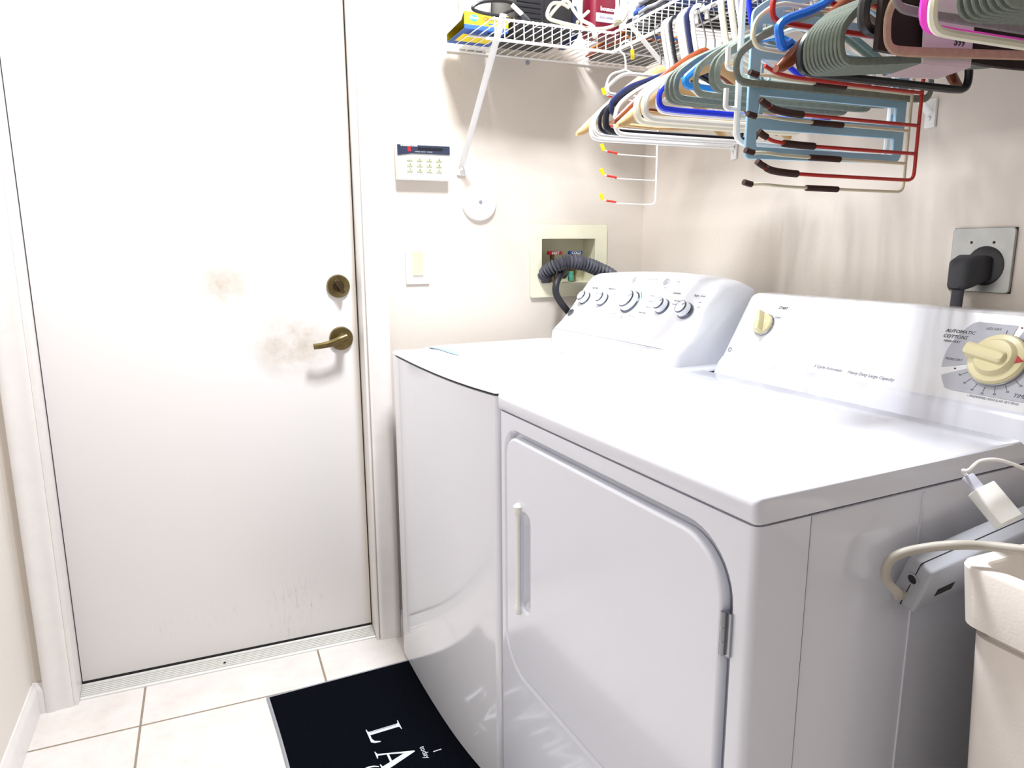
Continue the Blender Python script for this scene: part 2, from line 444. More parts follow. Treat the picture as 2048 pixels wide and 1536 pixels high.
wtext('POLICE  FIRE  MEDICAL  CHIME', .0042, m_inkl, t, 1.012, 1.3905, .0014, align='LEFT').matrix_local = mw @ frame_mat((1.012, .0014, 1.3905), FX, FY)
# light switch
t = thing('light_switch', 'almond rocker switch on a white plate below the keypad', 'light switch', (1.051, YE, 1.14)); mw = L(t)
b = B(); b.box(1.017, 1.086, YE-.006, YE-.0003, 1.088, 1.198, .002, 2); obj('switch_plate', b, m_white, t, mw)
b = B(); b.prism([(YE-.006, 1.114), (YE-.011, 1.1145), (YE-.0075, 1.148), (YE-.009, 1.182), (YE-.006, 1.1825)], lambda y, z: V(1.0355, y, z), lambda y, z: V(1.0675, y, z)); obj('rocker', b, M('almond_plastic', 'E6DEAC', .4), t, mw)
for z in (1.098, 1.190):
    b = B(); b.lathe([(.003, 0), (.0025, .001), (0, .0014)], (1.0515, YE-.006, z), (0, -1, 0), 10); obj('screw', b, m_white, t, mw)
# round wall disc
t = thing('wall_cover_disc', 'round white cover plate with centre screw on the far wall', 'cover plate', (1.243, YE, 1.321)); mw = L(t)
b = B(); b.lathe([(.053, 0), (.053, .006), (.050, .011), (.030, .0145), (0, .016)], (1.243, YE-.0003, 1.321), (0, -1, 0), 56); obj('disc', b, m_keypad, t, mw)
b = B(); b.lathe([(.0055, 0), (.005, .002), (0, .0028)], (1.243, YE-.0155, 1.321), (0, -1, 0), 14); obj('screw', b, m_inkl, t, mw)
# washer outlet box
t = thing('laundry_outlet_box', 'cream recessed outlet box with valves on the far wall', 'outlet box', (1.54, YE, 1.147)); mw = L(t)
o_ = rrect(1.408, 1.672, 1.038, 1.256, .006, 3); i_ = rrect(1.443, 1.632, 1.080, 1.2165, .004, 3)[::-1]
plate('frame', [o_, i_], .003, .0015, m_obox, t, mw @ frame_mat((0, YE-.0048, 0), FX, FY))
b = B(); D = .075
for a in ((1.438, 1.443, 1.075, 1.2215), (1.632, 1.637, 1.075, 1.2215)): b.box(a[0], a[1], YE+.0003, YE+D, a[2], a[3])
b.box(1.443, 1.632, YE+.0003, YE+D, 1.075, 1.080); b.box(1.443, 1.632, YE+.0003, YE+D, 1.2165, 1.2215); b.box(1.438, 1.637, YE+D, YE+D+.004, 1.075, 1.2215)
obj('box_recess', b, m_obox, t, mw)
for (x, mt, m2, s_) in ((1.505, m_red, M('hot_label_ink', 'A8402C', .5), 'HOT'), (1.578, m_blue, m_navy, 'COLD')):
    b = B(); b.lathe([(.011, 0), (.011, .02), (.014, .022), (.014, .04)], (x, YE+.045, 1.082), (0, 0, 1), 16); b.lathe([(.007, 0), (.007, .05), (.009, .055)], (x, YE+.045, 1.12), (0, 0, 1), 12)
    vv = obj('valve', b, m_brass, t, mw)
    b = B(); b.box(x-.024, x+.024, YE+.02, YE+.034, 1.167, 1.178, .002, 2); hh = obj('valve_handle', b, mt, vv)
    text(s_, .012, m_white, hh, frame_mat((x, YE+.0195, 1.168), FX, FY), bold=.0003)
b = B(); b.lathe([(.010, 0), (.010, .014), (.008, .016), (.008, .03)], (1.555, YE+.01, 1.085), (0, 0, 1), 14); obj('drain_cap', b, M('green_plastic', '4FA08A', .4), t, mw)
# hoses
pts = cr([(1.470, .065, 1.088), (1.452, .02, 1.105), (1.462, -.012, 1.128), (1.50, -.035, 1.146), (1.55, -.04, 1.142), (1.60, -.04, 1.126), (1.66, -.03, 1.10), (1.71, -.02, 1.06), (1.745, -.015, .98), (1.772, -.012, .90)], 26)
rad = [1+.27*math.sin(i*2*PI/5.2) for i in range(len(pts))]
b = B(); b.sweep(pts, .0185, 14, rad=rad); tag(obj('drain_hose', b, m_hose, ang=80), 'corrugated grey drain hose arching out of the wall box', 'hose')
pts = cr([(1.545, .07, 1.10), (1.525, .02, 1.115), (1.49, -.02, 1.11), (1.462, -.045, 1.085), (1.458, -.05, 1.055), (1.475, -.05, 1.025), (1.51, -.04, .99), (1.55, -.03, .95), (1.58, -.02, .90)], 8)
b = B(); b.sweep(pts, .0105, 12); o = obj('supply_hose', b, m_hoseb); tag(o, 'smooth black supply hose hanging below the wall box', 'hose')

# ================================================================== WASHER and DRYER (shared frame)
RO = .067
def wpt(l, w, z): 
    c, s = math.cos(RO), math.sin(RO); return V(1.0507+c*l-s*w, -1.3993+s*l+c*w, z)
dr = thing('clothes_dryer', 'white front loading clothes dryer nearest the laundry tub', 'dryer', (1.0507, -1.3993, 0), RO)
# dryer cabinet
b = B(); b.box(.0905, .70, .0015, .6845, .012, .8765, .003, 2); obj('cabinet', b, m_enamel, dr)
b = B()
sec = rrect(0, .12, 0, .686, (.012, .0, .0, .012), 5)
sec = [p for p in sec if p[0] <= .0881] 
sec = [(.0885, .0)]+[(0.012-.012*math.sin(a), .012-.012*math.cos(a)) for a in [PI/2*i/6 for i in range(7)]]+[(.012-.012*math.cos(a), .674+.012*math.sin(a)) for a in [PI/2*i/6 for i in range(7)]]+[(.0885, .686)]
b.prism(sec, lambda x, y: V(x, y, .012), lambda x, y: V(x, y, .8775)); 
def dooroutline(g): return rrect(.046-g, .646+g, .354-g, .835+g, (.075+g*.6, .078+g*.6, .040+g*.6, .078+g*.6), 10)
pan = obj('front_panel', b, m_enamel, dr)
c = B(); c.loft([[(l, x, y) for x, y in dooroutline(g)] for l, g in ((-.004, .020), (0, .0165), (.004, .012), (.010, .0085), (.014, .0075))])
cut = obj('cutter', c, m_enamel, dr)
md = pan.modifiers.new('b', 'BOOLEAN'); md.operation = 'DIFFERENCE'; md.object = cut; md.solver = 'EXACT'
dg = bpy.context.evaluated_depsgraph_get(); dg.update(); me = bpy.data.meshes.new_from_object(pan.evaluated_get(dg))
pan.modifiers.clear(); pan.data = me; bpy.data.objects.remove(cut)
for p_ in me.polygons: p_.use_smooth = True
me.set_sharp_from_angle(angle=math.radians(30))
b = B(); b.box(.006, .69, .005, .681, .8768, .8815); obj('seam', b, m_gap, dr)
# faint vertical panel creases on the side
b = B(); b.box(.30, .306, -.0004, .002, .02, .872, .0003, 1); obj('side_crease', b, m_enamel, dr)
b = B(); b.box(.0884, .0907, .0012, .6848, .013, .876); obj('panel_gap', b, m_gap, dr)
# top
b = B()
def topsec(w0):
    pr = [(.70, .881), (.70, .948), (.585, .948), (.577, .9435), (.566, .932), (.548, .892), (.515, .9155), (.47, .914), (.006, .914), (.000, .9125), (-.0035, .908), (-.004, .902), (-.004, .884), (-.001, .881)]
    return pr
ws = [(-.001, .007), (-.0005, .003), (.002, .0008), (.007, 0), (.679, 0), (.684, .0008), (.6865, .003), (.687, .007)]
secs = []
for (wv, dd) in ws:
    q = []
    for (l, z) in topsec(wv):
        l2 = l + (dd*1.8 if l < .02 else 0)
        z2 = z-(dd*.6 if z > .905 else 0)
        q.append((l2, wv, z2))
    secs.append(q)
b.loft(secs); obj('top_panel', b, m_enamel, dr, ang=50)
# console
T = math.radians(29); CN = V(-math.cos(T), 0, math.sin(T)); CU = V(math.sin(T), 0, math.cos(T))
b = B()
secs = []
for (wv, dz, dl) in ((.003, .018, .012), (.0045, .008, .005), (.009, .003, .002), (.018, 0, 0), (.668, 0, 0), (.680, .003, .002), (.686, .008, .005), (.6885, .018, .012)):
    secs.append([(.577+dl*.6, wv, .9435), (.6535+dl*.3, wv, 1.081-dz*.9), (.656+dl, wv, 1.0845-dz), (.661+dl, wv, 1.0865-dz), (.70-.3*dl, wv, 1.0865-dz), (.708, wv, 1.082-dz), (.712, wv, 1.07-dz), (.712, wv, .90), (.7005, wv, .90), (.7005, wv, .9435)])
b.loft(secs); con = obj('control_console', b, M('dryer_console_enamel', 'ECEEF2', .2, coat=.5, var=.01, nscale=6), dr, ang=40)
def cpos(w_, v, h=0): return V(.577, w_, .9435)+CU*v+CN*(h+.0003)
def cm(w_, v, h=0): return frame_mat(cpos(w_, v, h), (0, -1, 0), CU)
# start knob
def lknob(name, w_, v, r, ang, label):
    p = cpos(w_, v)
    b = B(); b.lathe([(r*1.06, 0), (r*1.06, .003), (r, .0045)], p, CN, 36); kb = obj(name, b, m_chrome, dr)
    b = B(); b.lathe([(r, .003), (r, .007), (r*.94, .010), (r*.88, .011), (0, .011)], p, CN, 36)
    Mx = cm(w_, v); a = ang
    poly = [(-r*.22, -r*.9), (r*.22, -r*.9), (r*.26, r*.2), (r*.16, r*1.12), (-r*.16, r*1.12), (-r*.26, r*.2)]
    R_ = Matrix.Rotation(a, 4, 'Z')
    b.prism(poly, lambda x, y: Mx @ (R_ @ V(x, y, .009)), lambda x, y: Mx @ (R_ @ V(x*.72, y*.93, .026)))
    c = obj('knob_cap', b, m_cream, kb, label=label); return kb
lknob('start_knob', .605, .088, .0245, .35, 'cream start knob')
text('START', .0085, m_ink, dr, cm(.575, .130), shear=.2); text('START', .006, m_inkl, dr, cm(.577, .107))
# timer
TW, TV = .100, .078
def sector(r0, r1, a0, a1, y0=-.062, y1=.064, n=26):
    P = []
    for i in range(n+1):
        a = a0+(a1-a0)*i/n; x, y = r1*math.cos(a), r1*math.sin(a)
        k = 1
        if y > y1: k = y1/y
        if y < y0: k = y0/y
        P.append((x*k, y*k))
    for i in range(n+1):
        a = a1+(a0-a1)*i/n; P.append((r0*math.cos(a), r0*math.sin(a)))
    return P
for a0, a1 in ((84, 196), (206, 352), (-2, 72)):
    P = sector(.030, .088, math.radians(a0), math.radians(a1))
    b = B(); Mx = cm(TW, TV); b.prism(P, lambda x, y: Mx @ V(x, y, 0), lambda x, y: Mx @ V(x, y, .0005)); obj('dial_graphic', b, m_greyprint, dr)
r = .044
p = cpos(TW, TV)
b = B(); b.lathe([(r*1.03, 0), (r*1.03, .004), (r, .005)], p, CN, 56); kb = obj('timer_knob', b, m_chrome, dr)
b = B(); b.lathe([(r, .003), (r, .008), (r*.93, .012), (r*.74, .014), (r*.70, .018), (r*.62, .022), (0, .024)], p, CN, 56)
Mx = cm(TW, TV); R_ = Matrix.Rotation(math.radians(80), 4, 'Z')
b.loft([[tuple(Mx @ (R_ @ V(x*f, y*g, h))) for x, y in rrect(-.0115, .0115, -.022, .048, (.008, .008, .006, .006), 5)] for f, g, h in ((1.25, 1, .010), (1, .98, .020), (.86, .96, .027), (.5, .9, .030))])
obj('knob_cap', b, m_cream, kb, label='large cream dial cap with raised pointer')
b = B(); b.prism([(.031, .0085), (.031, -.0065), (.042, .0005)], lambda x, y: Mx @ V(x, y, .011), lambda x, y: Mx @ V(x, y, .0145)); obj('pointer', b, m_red, kb)
for (x, y, s_, sz, m_) in ((-.079, .040, 'AUTOMATIC', .0088, m_ink), (-.084, .030, 'COTTONS', .0088, m_ink), (-.086, .022, 'HIGH HEAT', .0055, m_ink), (-.070, -.010, 'MORE DRY', .0058, m_ink), (-.028, .052, 'LESS DRY', .0058, m_ink), (.045, .050, 'WRINKLE', .0055, m_ink), (.055, -.056, 'TIMED', .009, m_ink)):
    text(s_, sz, m_, dr, cm(TW-x, TV+y, .0006), shear=.2)
text('3 Cycle Automatic     Heavy Duty Large Capacity', .0088, m_inkl, dr, cm(.345, .0125), shear=.25)
text('• PREFERRED REGULAR SETTING', .0055, m_inkl, dr, cm(.085, .010), shear=.1)
for i, a in enumerate((215, 232, 250, 267, 285, 303, 322, 340)):
    a = math.radians(a); x, y = math.cos(a), math.sin(a)
    b = B(); b.sweep([Mx @ V(x*.047, y*.047, .0007), Mx @ V(x*.056, y*.056, .0007)], .0004, 4); obj('tick_mark', b, m_ink, dr)
    text(str(80-i*10), .0048, m_ink, dr, Mx @ Matrix.Translation(V(x*.0595, y*.0595-.001, .0006)))
for a in (97, 175, 60):
    a = math.radians(a); x, y = math.cos(a), math.sin(a)
    b = B(); b.sweep([Mx @ V(x*.046, y*.046, .0007), Mx @ V(x*.054, y*.054, .0007)], .0005, 4); obj('tick_mark', b, m_ink, dr)
b = B()
for a, rr in ((78, .062), (201, .066)):
    a = math.radians(a); b.lathe([(.0016, 0), (.0016, .0004)], Mx @ V(rr*math.cos(a), rr*math.sin(a), 0), CN, 8)
obj('dial_dot', b, m_mar, dr)
b = B(); b.lathe([(.0055, 0), (.0055, .0008), (.004, .0009), (.004, .0002)], cpos(.672, .018), CN, 18, cap=False); obj('emblem', b, m_inkl, dr)
# dryer door: rounded plate with a slot hole for the grip
DM = frame_mat((.0045, 0, 0), (0, -1, 0), (0, 0, 1))   # x -> -w, y -> z, normal -> -l
out = rrect(-.643, -.049, .357, .832, (.075, .072, .075, .037), 10)
out = [(x, y) for x, y in out]
hole = rrect(-.594, -.544, .494, .704, .022, 6)[::-1]
door = plate('dryer_door', [out, hole], .003, .0055, m_enamel, dr, DM, res=3)
# shadow gap rim round the door
P = rrect(.0385, .6505, .3475, .8405, (.085, .08, .045, .085), 10)
# grip scoop: curved recess behind the slot
b = B(); secs = []
for i in range(13):
    u = i/12; z = .500+.198*u; e = math.sqrt(max(0.0, 1-(2*u-1)**4)); 
    q = []
    for j in range(9):
        v = j/8; wv = .588-.038*v; dep = .034*e*math.sin(PI*min(1, v*1.25) if v < .8 else PI*1.0*(1)) if v < .8 else .034*e*(1-v)*.6
        dep = .032*e*(math.sin(PI*v)**.6 if 0 < v < 1 else 0)
        q.append((.003+dep, wv, z))
    secs.append(q)
b.loft(secs, closed_sec=False, caps=False); obj('grip_recess', b, m_enamel, door, DM.inverted(), norm=False)
b = B(); pts = [(-.0065, .591, z) for z in (.484, .488, .500, .506, .53, .60, .67, .690, .696, .708, .713)]
b.sweep(pts, .0045, 12, rad=[.9, 1.7, 1.9, 1.1, 1, 1, 1, 1.1, 2.1, 2.1, 1.0]); obj('door_handle', b, m_white, door, DM.inverted())
b = B(); b.lathe([(.0035, 0), (.004, .018), (.0035, .0185), (.004, .019), (.004, .037), (.0035, .0375), (.004, .038), (.0038, .058)], (-.006, .0385, .699), (0, 0, 1), 12)
b.box(-.004, .004, .028, .0395, .699, .757); obj('hinge', b, m_chrome, dr)
b = B(); b.lathe([(.0035, 0), (.004, .018), (.0035, .0185), (.004, .019), (.004, .037), (.0035, .0375), (.004, .038), (.0038, .058)], (-.006, .0385, .43), (0, 0, 1), 12)
b.box(-.004, .004, .028, .0395, .43, .488); obj('hinge', b, m_chrome, dr)
for (l, w_) in ((.05, .05), (.05, .63), (.64, .05), (.64, .63)):
    b = B(); b.lathe([(.02, 0), (.02, .006), (.008, .008), (.008, .014)], (l, w_, 0), (0, 0, 1), 14); obj('foot', b, m_black, dr)

# ---- washer
wa = thing('washing_machine', 'white top loading washing machine between dryer and far wall', 'washing machine', (1.0507, -1.3993, 0), RO)
W0, W1 = .694, 1.325
def wfront(w_):
    return -.027+(.009*((w_-1.03)/.295)**2 if w_ > 1.03 else .024*((1.03-w_)/.33)**2.5)
def plan(inset=0, back=.70, n=26, r=.012):
    P = []
    a0, a1 = W0+inset, W1-inset
    P.append((back, a0))
    for i in range(7):
        t = PI/2*i/6; f = wfront(a0+r)+inset
        P.append((f+r-r*math.sin(t), a0+r-r*math.cos(t)))
    for i in range(1, n):
        wv = a0+r+(a1-a0-2*r)*i/n; P.append((wfront(wv)+inset, wv))
    for i in range(7):
        t = PI/2*i/6; f = wfront(a1-r)+inset
        P.append((f+r-r*math.cos(t), a1-r+r*math.sin(t)))
    P.append((back, a1))
    return P
b = B(); A = plan(); b.prism(A, lambda x, y: V(x, y, .010), lambda x, y: V(x, y, .9025)); obj('cabinet', b, m_wenamel, wa)
b = B(); A = plan(.006); b.prism(A, lambda x, y: V(x, y, .9022), lambda x, y: V(x, y, .9075)); obj('seam', b, m_gap, wa)
b = B(); secs = []
for (ins, z) in ((.0, .907), (-.002, .909), (-.001, .912), (.003, .915), (.010, .917), (.03, .918)):
    secs.append([(x, y, z) for x, y in plan(ins)])
b.loft(secs); obj('top_panel', b, m_wenamel, wa, ang=50)
# lid
b = B(); secs = []
for (ins, z) in ((0, .9175), (.004, .924), (.010, .929), (.020, .932), (.04, .9335)):
    secs.append([(x, y, z) for x, y in rrect(.035+ins, .462-ins, .755+ins, 1.27-ins, .03, 6)])
b.loft(secs); lid = obj('lid', b, m_wenamel, wa, ang=50)
b = B(); b.prism([(.046, 1.215), (.060, 1.222), (.072, 1.19), (.078, 1.12), (.074, 1.07), (.062, 1.04), (.058, 1.08), (.056, 1.16)], lambda x, y: V(x, y, .9330), lambda x, y: V(x, y, .9342)); obj('lid_grip', b, M('grip_shadow_grey', '8FA3B0', .4), lid)
# console: lofted sections along w
prof = [(.458, .917), (.462, .945), (.474, .959), (.492, .974), (.515, .998), (.543, 1.035), (.566, 1.066), (.586, 1.092), (.600, 1.105), (.621, 1.112), (.66, 1.113), (.685, 1.108), (.70, 1.095), (.705, 1.06), (.705, .917)]
secs = []
cw0, cw1 = .722, 1.300
st = [0, .006, .014, .026, .042, .062, .085, .12, .2, .29, .38, .46, .50, .53, .55, .565, .573, .578]
for s_ in st:
    wv = cw0+s_
    dR, dL = s_, (cw1-cw0)-s_
    rr = .085; off = 0 if dR > rr else rr-math.sqrt(rr*rr-(rr-dR)**2)
    rl = .035; offl = 0 if dL > rl else rl-math.sqrt(rl*rl-(rl-dL)**2)
    crown = .011*(1-((wv-.98)/.29)**2)
    q = []
    for (l, z) in prof:
        hz = max(0, (z-.95)/.16)
        l2 = l+(off*(.30+.45*min(1, hz))+offl*.6)*(1 if l < .64 else max(0, (.70-l)/.06))
        z2 = z+crown*hz-(off*.30+offl*.5)*hz
        q.append((min(l2, .702), wv, z2))
    secs.append(q)
b = B(); b.loft(secs); wc = obj('control_console', b, m_wplas, wa, ang=60)
b = B(); b.sweep([(.4655, .77, .9560), (.4655, 1.0, .9560), (.4655, 1.27, .9545)], .0009, 5); obj('console_seam', b, m_inkl, wa)
KT = math.radians(36.5); KN = V(-math.cos(KT), 0, math.sin(KT)); KU = V(math.sin(KT), 0, math.cos(KT))
def kpos(w_, v, h=0):   # v measured from z=1.04 along the face
    cr_ = .011*(1-((w_-.98)/.29)**2)*.55
    return V(.547, w_, 1.04)+KU*(v+cr_*.5)+KN*(h+cr_*.55+.0012)
def km(w_, v, h=0): return frame_mat(kpos(w_, v, h), (0, -1, 0), KU)
def wknob(w_, v, r, nm='dial_knob'):
    p = kpos(w_, v, -.003)
    b = B(); b.lathe([(r*1.12, 0), (r*1.12, .005), (r*1.05, .007), (r*1.0, .007)], p, KN, 40); kb = obj(nm, b, m_ringd, wa)
    b = B(); b.lathe([(r*1.0, .004), (r*.98, .012), (r*.86, .020), (r*.80, .023), (0, .024)], p, KN, 40); obj('knob_body', b, m_wplas, kb)
    b = B(); b.lathe([(r*.86, .0185), (r*.87, .0205), (r*.81, .0235), (r*.78, .0236)], p, KN, 40, cap=False); obj('knob_ring', b, m_ringd, kb)
    Mk = km(w_, v, -.003); b = B(); b.box(-r*.07, r*.07, r*.35, r*.82, .0238, .0246, mat=Mk @ Matrix.Rotation(-.9, 4, 'Z')); obj('knob_mark', b, m_inkl, kb)
for w_, v, r in ((1.232, 0, .0185), (1.138, 0, .0185), (1.010, .002, .030), (.872, 0, .0195), (.785, -.002, .0195)): wknob(w_, v, r)
for w_, v, r in ((1.048, .071, .0085), (.913, .072, .0105)):
    b = B(); b.lathe([(r, 0), (r*.96, .003), (r*.8, .0045), (0, .005)], kpos(w_, v, -.001), KN, 24); obj('button', b, M('silver_button', 'B9BCC6', .3, .5), wa)
b = B(); b.lathe([(.0125, 0), (.0125, .002), (.010, .003), (0, .0032)], kpos(1.262, -.052, -.001), KN, 24); obj('emblem', b, M('emblem_grey', '6E7078', .25, .6), wa)
for (w_, v, s_, sz, m_) in ((1.215, .036, 'Load Size', .0085, m_ink), (1.125, .036, 'Temperature', .0085, m_ink), (.940, .046, 'Cycles', .0085, m_blueink), (.850, .040, 'Options', .0095, m_ink), (.765, .040, 'Auto Soak', .0095, m_ink),
                            (.913, .053, 'Start / Pause', .006, m_ink), (1.055, .053, 'Delay', .006, m_inkl), (.935, .026, 'Normal', .006, m_inkl), (.930, .010, 'Colors', .006, m_inkl), (.925, -.008, 'Delicates', .006, m_inkl), (.935, -.026, 'Rinse & Spin', .006, m_ink),
                            (.972, -.040, 'Drain & Spin', .006, m_inkl), (1.010, -.048, 'Off', .006, m_ink), (1.05, -.040, 'Speed Wash', .006, m_inkl), (.87, .074, '• Lock', .0055, m_inkl), (.865, .066, '• Lid', .0055, m_inkl),
                            (.832, .020, 'Warm Rinse', .0048, m_inkl), (.832, .010, 'Deep Rinse', .0048, m_inkl), (.752, .024, '30m', .0055, m_inkl), (.748, .010, 'Off', .0055, m_inkl), (1.19, .020, 'Large', .0048, m_blueink), (1.10, .020, 'Hot', .0048, m_blueink)):
    text(s_, sz, m_, wa, km(w_, v, .0004), shear=.1)
text('•   •   •   •   •   •', .008, m_inkl, wa, km(.98, .066, .0004)); text('Soak  Wash  Rinse  Spin', .0055, m_inkl, wa, km(.98, .076, .0006))
P = sector(.037, .041, math.radians(20), math.radians(58), -1, 1, 8); Mk = km(1.010, .002, .0003)
b = B(); b.prism(P, lambda x, y: Mk @ V(x, y, 0), lambda x, y: Mk @ V(x, y, .0005)); obj('dial_arc', b, m_blueink, wa)
P = sector(.038, .0395, math.radians(-40), math.radians(20), -1, 1, 10)
b = B(); b.prism(P, lambda x, y: Mk @ V(x, y, 0), lambda x, y: Mk @ V(x, y, .0005)); obj('dial_arc', b, M('pale_blue_ink', 'B8D4EA', .4), wa)
for (l, w_) in ((.06, .76), (.06, 1.23), (.64, .76), (.64, 1.23)):
    b = B(); b.lathe([(.022, 0), (.022, .008), (.009, .010), (.009, .024)], (l, w_, 0 if l > .3 else .0), (0, 0, 1), 14); obj('foot', b, m_black, wa)

# ================================================================== DRYER OUTLET + PLUG
OY, OZ = -1.1074, 1.1675
t = thing('dryer_outlet', 'square steel outlet plate with a round black socket on the right wall', 'outlet', (XW, OY, OZ))
RM = frame_mat((0, 0, 0), (0, -1, 0), (0, 0, 1))   # x right (toward camera), y up, z out of the wall
plate('cover_plate', [rrect(-.057, .057, -.057, .057, .006, 4)], .0015, .0015, m_steel, t, Matrix.Translation(V(-.0032, 0, 0)) @ RM)
b = B(); b.box(-.0008, .0, -.0585, .0585, -.0585, .0585); obj('plate_gap_shadow', b, m_gap, t, Matrix.Translation(V(-.00005, 0, 0)))  # dark sheet painted in as the shadow line around the plate
b = B(); b.lathe([(.036, .003), (.036, .006), (.033, .008), (0, .008)], (0, -.010, -.010), (-1, 0, 0), 40); obj('socket', b, m_black, t)
for y in (.020, -.022):
    b = B(); b.lathe([(.004, .004), (.0035, .006), (0, .007)], (0, y, .032), (-1, 0, 0), 12); obj('screw', b, m_gap, t)
t = thing('dryer_plug', 'dark angled plug and cord in the steel outlet above the dryer', 'plug', (XW-.009, OY-.004, OZ-.016))
b = B(); secs = []
for (x, w_, z0, z1) in ((0, .021, -.022, .024), (-.012, .023, -.025, .026), (-.026, .023, -.032, .026), (-.040, .020, -.038, .018), (-.046, .013, -.034, .008)):
    secs.append([(x, y+.010*(-x/.046)*1.4, z) for y, z in rrect(-w_, w_, z0, z1, .009, 4)])
b.loft(secs); obj('plug_body', b, m_plugg, t)
b = B(); pts = cr([(-.032, .014, -.026), (-.031, .016, -.05), (-.029, .018, -.09), (-.027, .02, -.14), (-.026, .02, -.24)], 6)
b.sweep(pts, .0125, 14, ry=.0055, nrm=(1, 0, 0), rad=[1.05]*3+[.95]*22); obj('cord', b, m_hose, t)

# ================================================================== WIRE SHELVES
DZ_, LZ = 1.722, 1.672      # deck height, lower lip height
FXs, FYs = 1.476, -.325     # front edges
def wires(lst, r=.0013):
    b = B()
    for p in lst: b.sweep(p, r, 5)
    return b
t = thing('wire_shelf', 'white wire shelf across the far wall holding the yellow carton', 'shelf', (1.15, YE, 1.72)); mw = L(t)
L_ = []
x = 1.158
while x < 1.79:
    if x < FXs-.003: L_.append(fillet([(x, YE-.004, 1.732), (x, FYs+.0005, DZ_+.0005), (x, FYs-.001, LZ)], .004, 3))
    else: L_.append([(x, YE-.004, 1.732), (x, FYs+.02, DZ_+.0015)])
    x += .0248
obj('deck_wires', wires(L_), m_wire, t, mw)
b = B(); b.sweep([(1.153, FYs, DZ_-.004), (FXs, FYs, DZ_-.004)], .0032, 8); obj('front_rail', b, m_wire, t, mw)
b = B(); b.sweep([(1.135, FYs-.003, LZ), (FXs+.001, FYs-.003, LZ)], .0036, 8); obj('lower_rail', b, m_wire, t, mw)
b = B(); b.sweep([(1.153, YE-.005, 1.7292), (1.80, YE-.005, 1.7292)], .003, 8); b.sweep([(1.153, -.15, 1.7235), (1.80, -.15, 1.7235)], .003, 8); obj('back_rail', b, m_wire, t, mw)
def brace(par, mw, A, Bp, side):
    b = B(); A = Vector(A); Bp = Vector(Bp); n = V(0, -1, 0) if side == 'x' else V(1, 0, 0)
    pts = [A, A+(Bp-A)*.5, Bp]
    b.sweep(pts, .009, 10, ry=.0035, nrm=(Bp-A).cross(n).normalized(), rad=[1, 1, 1])
    return obj('brace', b, m_wire, par, mw)
bo = brace(t, mw, (1.178, FYs-.004, DZ_+.006), (1.188, YE-.012, 1.42), 'y')
b = B(); b.box(1.176, 1.202, YE-.008, YE-.0003, 1.395, 1.44, .003, 2); b.lathe([(.005, 0), (.004, .003), (0, .004)], (1.186, YE-.016, 1.412), (0, -1, 0), 10); obj('brace_clip', b, m_wire, t, mw)
b = B(); b.lathe([(.006, 0), (.006, .003), (0, .005)], (1.40, YE, 1.718), (0, -1, 0), 12); b.lathe([(.005, 0), (.004, .003), (0, .005)], (1.70, YE, 1.715), (0, -1, 0), 12); obj('wall_clip', b, m_inkl, t, mw)
# right wall shelf
t = thing('wire_shelf', 'long white wire shelf on the right wall carrying the clothes hangers', 'shelf', (FXs, FYs, 1.72)); mw = L(t)
L_ = []
y = FYs-.012
while y > -2.2:
    L_.append(fillet([(XW-.004, y, 1.732), (FXs+.0005, y, DZ_+.0005), (FXs-.001, y, LZ)], .004, 3)); y -= .0252
obj('deck_wires', wires(L_), m_wire, t, mw)
b = B(); b.sweep([(FXs, FYs-.0035, DZ_-.004), (FXs, -2.2, DZ_-.004)], .0032, 8); obj('front_rail', b, m_wire, t, mw)
b = B(); b.sweep([(FXs-.003, FYs-.0075, LZ), (FXs-.003, -2.2, LZ)], .0042, 8); obj('hang_rail', b, m_wire, t, mw)
b = B(); b.sweep([(XW-.005, FYs-.004, 1.7292), (XW-.005, -2.2, 1.7292)], .003, 8); b.sweep([(1.65, FYs-.004, 1.7248), (1.65, -2.2, 1.7248)], .003, 8); obj('back_rail', b, m_wire, t, mw)
for y in (-.405, -.975):
    brace(t, mw, (FXs+.004, y+.006, DZ_-.003), (XW-.010, y, 1.445), 'x')
    b = B(); b.box(XW-.007, XW-.0003, y-.011, y+.011, 1.418, 1.472, .002, 2); b.lathe([(.0045, 0), (.0035, .003), (0, .004)], (XW-.007, y+.001, 1.435), (-1, 0, 0), 10); obj('brace_clip', b, m_wire, t, mw)

# ================================================================== HANGERS
RX, RZ = FXs-.003, LZ+.0046     # contact: top of the hang rail
def hook_pts(neck, R=.019):
    return [(0, 0, neck), (-.001, 0, neck+.018), (-.006, 0, neck+.034), (-R*.98, 0, -R*.95), (-R*.86, 0, -R*.2), (-R*.45, 0, .0035), (0, 0, .0062), (R*.5, 0, .0025), (R*.9, 0, -.008), (R*.98, 0, -.018)]
def loop_pts(hw, zt, zb, tipdrop=.0, zs=-.085, rt_=.026, arm=None):
    """closed outline: apex, shoulder, tip, bar"""
    D = -.022; zs += D; zt += D; zb += D
    P = [(0, 0, zs), (-hw*.30, 0, zs-.020), (-hw*.80, 0, zt+.010), (-hw*.99, 0, zt-.020), (-hw*.98, 0, zb+.002), (-hw*.80, 0, zb), (0, 0, zb), (hw*.80, 0, zb), (hw*.98, 0, zb+.002), (hw*.99, 0, zt-.020), (hw*.80, 0, zt+.010), (hw*.30, 0, zs-.020)]
    return fillet(P, [.03, .05, .05, .022, .022, .03, .05, .03, .022, .022, .05, .05], 5, True)
CNT = {}
